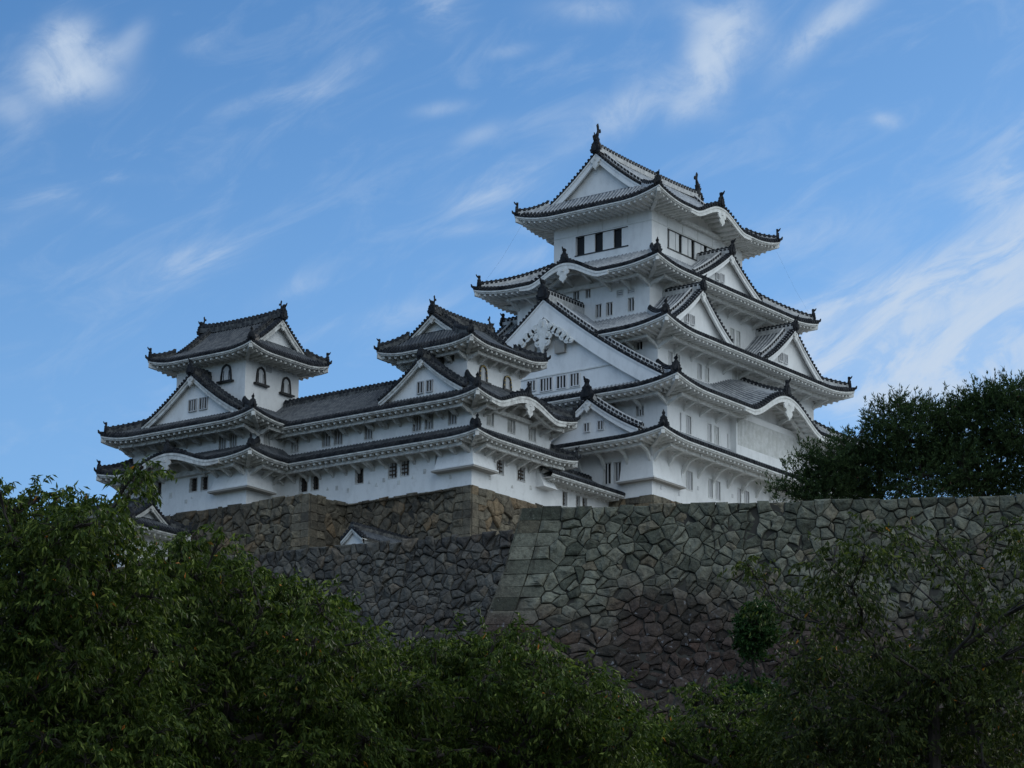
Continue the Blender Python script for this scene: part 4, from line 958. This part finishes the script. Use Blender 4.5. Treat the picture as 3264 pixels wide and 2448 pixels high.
kb_.patch((-9.15, 16, 46.36), (0, -1, 0), (-1, 0, 0), 22.1, 12, bat1, .8, 1.3, False, True, (1.9, 1.2), .75, 31, lean1=1, topj=.0)
kb_.patch((-9.15, -6.12, 46.36), (1, 0, 0), (0, -1, 0), 32.2, 12, bat1, .8, 1.3, True, False, (1.2, 1.9), .75, 32, lean0=1, topj=.0)
tag(kb_.build('foundation_wall', M['stone_tan']), 'pale stone base peeking out under the corner of the tallest keep', 'stone base')
# ================================================================== GROUND
def gh(x, y):
    r_ = math.hypot(x-2, y-2); t = min(1, max(0, (172-r_)/100)); t = t*t*(3-2*t)
    return -1.7+18.2*t
mb = MB(); xs = [-4000, -1500, -700]+[-400+8*i for i in range(101)]+[700, 1500, 4000]
mb.grid([[(x, y, gh(x, y)+(.25*math.sin(x*.31)*math.sin(y*.27) if abs(x) < 400 and abs(y) < 400 and (x+183)**2+(y+122)**2 > 300 else 0)) for x in xs] for y in xs])
M['soil'] = mat('ground_cover', fn=noisy((.030, .036, .018), (.07, .06, .038), .5, bump=.5, bs=5), rough=1)
tag(mb.build('ground', M['soil'], None, True), None, None, kind='structure')
M['gravel'] = mat('terrace_gravel', fn=noisy((.20, .19, .17), (.30, .28, .25), 3), rough=1)
def flat(name, pts, z):
    m_ = MB(); m_.poly([(x, y, z) for x, y in pts]); tag(m_.build(name, M['gravel']), None, None, kind='structure')
e0 = bo+bd*76
flat('upper_terrace', [(-55.9, -29.2), (e0.x+1, e0.y), (70, -96), (70, -10), (-31, -14), (-39, -20)], 33.5)
flat('middle_terrace', [(-35.8, 15.6), (-30.6, -12.0), (40, -12), (40, 60), (-44, 60), (-40, 37)], 38.7)
flat('courtyard', [(-27, 9), (-27, -1), (-9, -1), (-8, 16), (0, 40), (-29, 29), (-29, 10)], 44.1)
# ================================================================== TREES
def leaf_mat(name, a, b, c_, tip, bright=1.0):
    m = bpy.data.materials.new(name); m.use_nodes = True; nt = m.node_tree; nt.nodes.clear(); B = NB(nt)
    out = B.n('ShaderNodeOutputMaterial'); at_ = B.n('ShaderNodeAttribute'); at_.attribute_name = 'leaf'
    sp_ = B.n('ShaderNodeSeparateColor'); B.L.new(at_.outputs['Color'], sp_.inputs[0])
    col = B.mix(sp_.outputs[0], c3(*a), c3(*b)); col = B.mix(B.ramp(sp_.outputs[1], .72, 1.0), col, c3(*c_)); col = B.mix(B.ramp(sp_.outputs[2], .9975, .998), col, c3(*tip))
    p = B.n('ShaderNodeBsdfPrincipled'); p.inputs['Roughness'].default_value = .6; p.inputs['Specular IOR Level'].default_value = .12; B.L.new(col, p.inputs['Base Color'])
    t = B.n('ShaderNodeBsdfTranslucent'); B.L.new(B.mix(1., col, c3(1.2, 1.3, .6), 'MULTIPLY'), t.inputs[0])
    mx = B.n('ShaderNodeMixShader'); mx.inputs[0].default_value = .28; B.L.new(p.outputs[0], mx.inputs[1]); B.L.new(t.outputs[0], mx.inputs[2]); B.L.new(mx.outputs[0], out.inputs[0])
    return m
M['cherry'] = leaf_mat('cherry_leaf', (.020, .038, .008), (.054, .084, .016), (.16, .20, .045), (.45, .16, .03))
M['cherry2'] = leaf_mat('autumn_cherry_leaf', (.018, .030, .009), (.044, .062, .017), (.11, .13, .035), (.40, .16, .03))
M['conifer'] = leaf_mat('evergreen_leaf', (.018, .034, .016), (.040, .068, .028), (.075, .12, .045), (.12, .07, .05))
M['shrub'] = leaf_mat('climber_leaf', (.016, .042, .014), (.03, .068, .02), (.05, .10, .03), (.06, .12, .03))
def leaves(pos, dirs, L_, W_l, parent, mt, name='crown'):
    """one small folded quad per leaf"""
    n = len(pos); dirs = dirs/np.linalg.norm(dirs, axis=1, keepdims=True); rv = rng.normal(size=(n, 3)); s = np.cross(dirs, rv); s /= np.linalg.norm(s, axis=1, keepdims=True)+1e-9
    nr = np.cross(dirs, s); L_ = L_*rng.uniform(.65, 1.25, (n, 1)); W_l = W_l*rng.uniform(.7, 1.2, (n, 1))
    v = np.empty((n, 4, 3)); v[:, 0] = pos; v[:, 1] = pos+dirs*L_*.45+s*W_l/2+nr*W_l*.2; v[:, 2] = pos+dirs*L_-nr*L_*.12; v[:, 3] = pos+dirs*L_*.45-s*W_l/2+nr*W_l*.2
    me = bpy.data.meshes.new(name); me.vertices.add(n*4); me.vertices.foreach_set('co', v.reshape(-1).astype(np.float32))
    me.loops.add(n*4); me.loops.foreach_set('vertex_index', np.arange(n*4, dtype=np.int32)); me.polygons.add(n)
    me.polygons.foreach_set('loop_start', np.arange(0, n*4, 4, dtype=np.int32)); me.polygons.foreach_set('loop_total', np.full(n, 4, dtype=np.int32))
    me.materials.append(mt); me.update(calc_edges=True)
    a = me.attributes.new('leaf', 'FLOAT_COLOR', 'FACE'); arr = np.ones((n, 4), dtype=np.float32); arr[:, :3] = rng.random((n, 3)); a.data.foreach_set('color', arr.ravel())
    o = bpy.data.objects.new(name, me); sc.collection.objects.link(o)
    if parent is not None: o.parent = parent; o.matrix_parent_inverse = Matrix.Translation(-Vector(parent['_o']))
    return o
def tree(name, label, cat, base, fork, blobs, mt, leafL, leafW, dens, depth, group=None, droop=.9, sprayL=.45, per=17, tr=.16, shell=.45, limb=.06, zs=1.0):
    """trunk, limbs and a crown of drooping leaf sprays filling the blobs: (centre, radii)"""
    root = thing(name, base, label, cat, group); base = Vector(base); fork = Vector(fork); bm_ = MB()
    bm_.tube([base-Vector((0, 0, .4)), base.lerp(fork, .35)+Vector((.15, .1, 0)), base.lerp(fork, .7)+Vector((-.1, .12, 0)), fork], [tr*1.5, tr*1.15, tr, tr*.85], 0, 8)
    bm_.build('trunk', M['bark'], root)
    lm = MB(); P_ = []; D_ = []; nodes = [(fork, limb*2.0, 0.0)]
    for (c, r_) in sorted(blobs, key=lambda q: (Vector(q[0])-fork).length):
        c = Vector(c); rad = np.array([r_[0], r_[1], r_[2]]); vol = 4*math.pi*(r_[0]*r_[1]+r_[1]*r_[2]+r_[0]*r_[2])/3
        ns = max(6, int(vol*dens))
        d = rng.normal(size=(ns, 3)); d /= np.linalg.norm(d, axis=1, keepdims=True)
        rr = rng.uniform(shell, 1.0, (ns, 1))**.6*rng.uniform(.82, 1.12, (ns, 1))
        q = np.array(c)+d*rr*rad
        P_.append(q); D_.append(d)
        p0, w0, l0 = min(nodes, key=lambda n_: (n_[0]-c).length+.45*n_[2]+(.6*max(0, n_[0].z-c.z)))
        L_ = (c-p0).length; w1 = max(limb*.35, w0*.62); jj = lambda k: Vector((random.uniform(-1, 1), random.uniform(-1, 1), random.uniform(-.4, 1)))*L_*k
        m1 = p0.lerp(c, .3)+jj(.07); m2 = p0.lerp(c, .65)+jj(.07)
        lm.tube([p0, m1, m2, c], [w0*.8, w0*.7, (w0*.6+w1)/2, w1], 0, 6, False)
        nodes += [(m1, w0*.68, l0+L_*.3), (m2, (w0*.6+w1)/2, l0+L_*.65), (c, w1, l0+L_)]
        for k in range(min(ns, 14)):
            t = Vector(q[k]); st_ = random.choice([m2, c, c]); t3 = st_.lerp(t, .5)+Vector((0, 0, .12*r_[2]))+jj(.04)
            lm.tube([st_, t3, t], [w1*.5, w1*.3, w1*.12], 0, 4, False)
    P_ = np.concatenate(P_); D_ = np.concatenate(D_); ns = len(P_)
    ax = D_*.8+rng.normal(size=(ns, 3))*.45; ax[:, 2] = ax[:, 2]*.6+.1; ax /= np.linalg.norm(ax, axis=1, keepdims=True)
    tt = rng.uniform(0, 1, (ns, per, 1))
    pos = P_[:, None, :]+ax[:, None, :]*tt*sprayL*rng.uniform(.6, 1.3, (ns, 1, 1)); pos[:, :, 2] -= droop*.35*sprayL*(tt[:, :, 0]**2)
    ld_ = ax[:, None, :]*.5+rng.normal(size=(ns, per, 3))*.45; ld_[:, :, 2] -= droop
    leaves(pos.reshape(-1, 3), ld_.reshape(-1, 3), leafL, leafW, root, mt)
    lm.build('branches', M['bark'], root)
    return root, ns*per
def B_(lst, depth, yr=1.0, jit=1.2):
    """blob list (px, py, radius px) in the 2212 view at a given true distance"""
    k = 3264/2212/FPX*depth; out = []
    for (px, py, r_) in lst:
        out.append((at(px, py, depth+random.uniform(-jit, jit)), (r_*k, r_*k*yr*1.1, r_*k*.9)))
    return out
tot = 0
def ground_at(px, depth):
    p = at(px, 1700, depth); return Vector((p.x, p.y, gh(p.x, p.y)))
def interp(pr_, x):
    for (x0, y0), (x1, y1) in zip(pr_, pr_[1:]):
        if x0 <= x <= x1: return y0+(y1-y0)*(x-x0)/(x1-x0)
    return pr_[-1][1] if x > pr_[-1][0] else pr_[0][1]
def fill(profile, bottom, depth, step=50, rad=(30, 52), dj=2.4, hole=0.0):
    """clumps of a crown filling the ground between its outline and its underside, at a spread of distances"""
    k = 3264/2212/FPX; out = []; x = profile[0][0]; x1 = profile[-1][0]; row = 0
    while x < x1:
        yt = interp(profile, x)+random.uniform(0, 14); y = yt+rad[0]*.7; first = True
        while y < bottom:
            r_ = random.uniform(*rad) if not first else random.uniform(rad[0]*.55, rad[0]*1.05)
            if first or random.random() > hole:
                d_ = depth+random.uniform(-dj, dj)*(1 if not first else .6); px, py = x+random.uniform(-.3, .3)*step, max(yt+r_*.75, y+random.uniform(-.3, .3)*step)
                out.append((at(px, py, d_), (r_*k*d_*1.15, r_*k*d_*1.15, r_*k*d_*.8)))
            y += step*.8 if first else step*.95; first = False
        x += step*random.uniform(.7, 1.0)
    return out
CG = 'cherry trees in front of the castle'
dA = 44
bl = fill([(-90, 1060), (0, 1040), (45, 1062), (100, 1040), (170, 1075), (215, 1045), (255, 1075), (285, 1150), (320, 1230), (345, 1260)], 1690, dA)+B_([(285,1030,24),(308,1008,15),(322,1020,12),(268,1055,26),(292,1058,18)], dA)
r_, n = tree('cherry_tree', 'tall leafy tree at the far left, its top branch reaching over the leftmost turret', 'tree', ground_at(60, dA), at(90, 1520, dA), bl, M['cherry'], .13, .040, 24, dA, CG, tr=.2, limb=.075); tot += n
dB = 48
bl = fill([(330, 1170), (370, 1145), (425, 1128), (480, 1140), (520, 1185), (600, 1218), (650, 1262), (720, 1280), (765, 1325), (800, 1370)], 1690, dB)
r_, n = tree('cherry_tree', 'broad drooping tree left of centre, hiding the foot of the leftmost turret base', 'tree', ground_at(560, dB), at(585, 1590, dB), bl, M['cherry'], .135, .042, 24, dB, CG, tr=.17, limb=.075); tot += n
dC = 50
bl = fill([(780, 1385), (830, 1400), (880, 1372), (940, 1392), (1000, 1350), (1060, 1340), (1130, 1345), (1185, 1372), (1215, 1420), (1290, 1430), (1340, 1470), (1380, 1540)], 1690, dC)
r_, n = tree('cherry_tree', 'wide green tree at bottom centre below the rampart corner', 'tree', ground_at(1090, dC), at(1080, 1640, dC), bl, M['cherry'], .13, .042, 24, dC, CG, tr=.16); tot += n
dE = 57
bl = fill([(1350, 1560), (1410, 1530), (1450, 1560), (1490, 1475), (1530, 1462), (1580, 1490), (1640, 1480), (1700, 1500)], 1690, dE, 46, (26, 44))
r_, n = tree('cherry_tree', 'low bright green tree before the rampart, left of the thin-leaved tree', 'tree', ground_at(1540, dE), at(1540, 1650, dE), bl, M['cherry'], .13, .042, 22, dE, CG, tr=.12); tot += n
dD = 53
bl = fill([(1700, 1400), (1725, 1310), (1760, 1230), (1810, 1165), (1850, 1120), (1900, 1150), (1960, 1120), (2030, 1140), (2090, 1160), (2150, 1120), (2212, 1100), (2290, 1110)], 1400, dD, 62, (26, 46), 2.6, .38)
bl += fill([(1705, 1440), (1750, 1400), (1800, 1390), (1900, 1370), (2020, 1390), (2120, 1360), (2290, 1350)], 1700, dD+1, 50, (32, 52), 2.6, .05)
bl += B_([(1612,1215,14),(1635,1250,20),(1655,1285,18),(1625,1235,12),(1685,1320,20)], dD)
r_, n = tree('cherry_tree', 'olive thin-leaved tree on the right with dark branches showing against the rampart', 'tree', ground_at(2080, dD), at(2015, 1480, dD), bl, M['cherry2'], .13, .042, 22, dD, CG, tr=.13, sprayL=.5, per=13, limb=.055, shell=.2); tot += n
dF = 120
bl = [(1632,1345,34),(1624,1380,34),(1640,1322,24),(1648,1368,28),(1628,1412,16),(1600,1500,34),(1650,1495,30)]
r_, n = tree('climbing_shrub', 'small round bright green shrub standing against the lower rampart stones', 'shrub', (at(1630, 1600, dF)), at(1628, 1440, dF), B_(bl, dF, 1, .3), M['shrub'], .14, .09, 26, dF, None, tr=.08, sprayL=.35, droop=.4, shell=.5); tot += n
# evergreens on the rampart
dG = 176
def ever(label, bl, base_px, dens=9, spikes=()):
    global tot
    b = at(base_px[0], base_px[1], dG); b = Vector((b.x, b.y, 33.5))
    bb = B_(bl, dG, 1.0, 1.5)
    for (px, py, l) in spikes:
        for q_ in range(3):
            c = at(px+random.uniform(-16, 16), py+random.uniform(-6, 18), dG+random.uniform(-1, 1)); k = 3264/2212/FPX*dG; ll = l*random.uniform(.7, 1.15); bb.append((c, (ll*.13*k, ll*.13*k, ll*k*.6)))
    r_, n = tree('evergreen_tree', label, 'evergreen', b, b+Vector((0, 0, 2.2)), bb, M['conifer'], .28, .07, dens*.8, dG, 'dark evergreens on top of the rampart', droop=-.6, sprayL=.95, per=18, tr=.22, shell=.35, limb=.09); tot += n
ever('small low evergreen at the left end of the rampart top, against the keep wall', [(1768,1046,30),(1740,1060,20),(1800,1035,40),(1785,1066,34),(1695,1060,9),(1745,1076,20),(1715,1066,11)], (1760, 1075), 12, [(1735,990,44),(1765,985,40),(1700,1025,26),(1680,1050,18),(1788,990,26)])
ever('tall spiky evergreen with wispy shoots in the middle of the rampart top', [(1865,1022,52),(1852,985,28),(1910,975,54),(1950,932,44),(1990,950,66),(1900,1030,70),(1990,1030,70),(1830,1050,50),(1800,990,32),(2040,1020,60),(1898,925,22),(1990,900,34)], (1920, 1080), 9,
     [(1858,925,36),(1880,905,38),(1910,890,42),(1945,872,48),(1967,874,44),(2000,888,40),(1832,955,30),(1805,975,24),(2030,900,40),(1925,880,36)])
ever('large dark evergreen filling the right edge above the rampart', [(2080,930,62),(2140,910,66),(2200,920,70),(2080,1010,70),(2160,1010,80),(2240,1010,90),(2040,960,40),(2120,880,40),(2190,865,44),(2260,880,60),(2120,1050,50)], (2160, 1080), 9,
     [(2060,880,44),(2095,868,44),(2140,858,44),(2165,860,40),(2215,850,50),(2040,900,36),(2185,850,34)])
print('leaves', tot)
# low undergrowth on the hill, between the trees and the walls
n = 26000; th = rng.uniform(0, 1, n); ds = 58+th*70; off = rng.uniform(-.2, .22, n)*ds*1.15
f2 = np.array([fw.x, fw.y])/math.hypot(fw.x, fw.y); r2 = np.array([rt.x, rt.y]); xy = np.array([CAMP.x, CAMP.y])+ds[:, None]*f2+off[:, None]*r2
zz = np.array([gh(a, b) for a, b in xy]); pos = np.column_stack([xy, zz+rng.uniform(0, 1.3, n)])
og = leaves(pos, rng.normal(size=(n, 3))+np.array([0, 0, .8]), .5, .22, None, M['cherry'], 'undergrowth'); tag(og, None, None, kind='stuff')
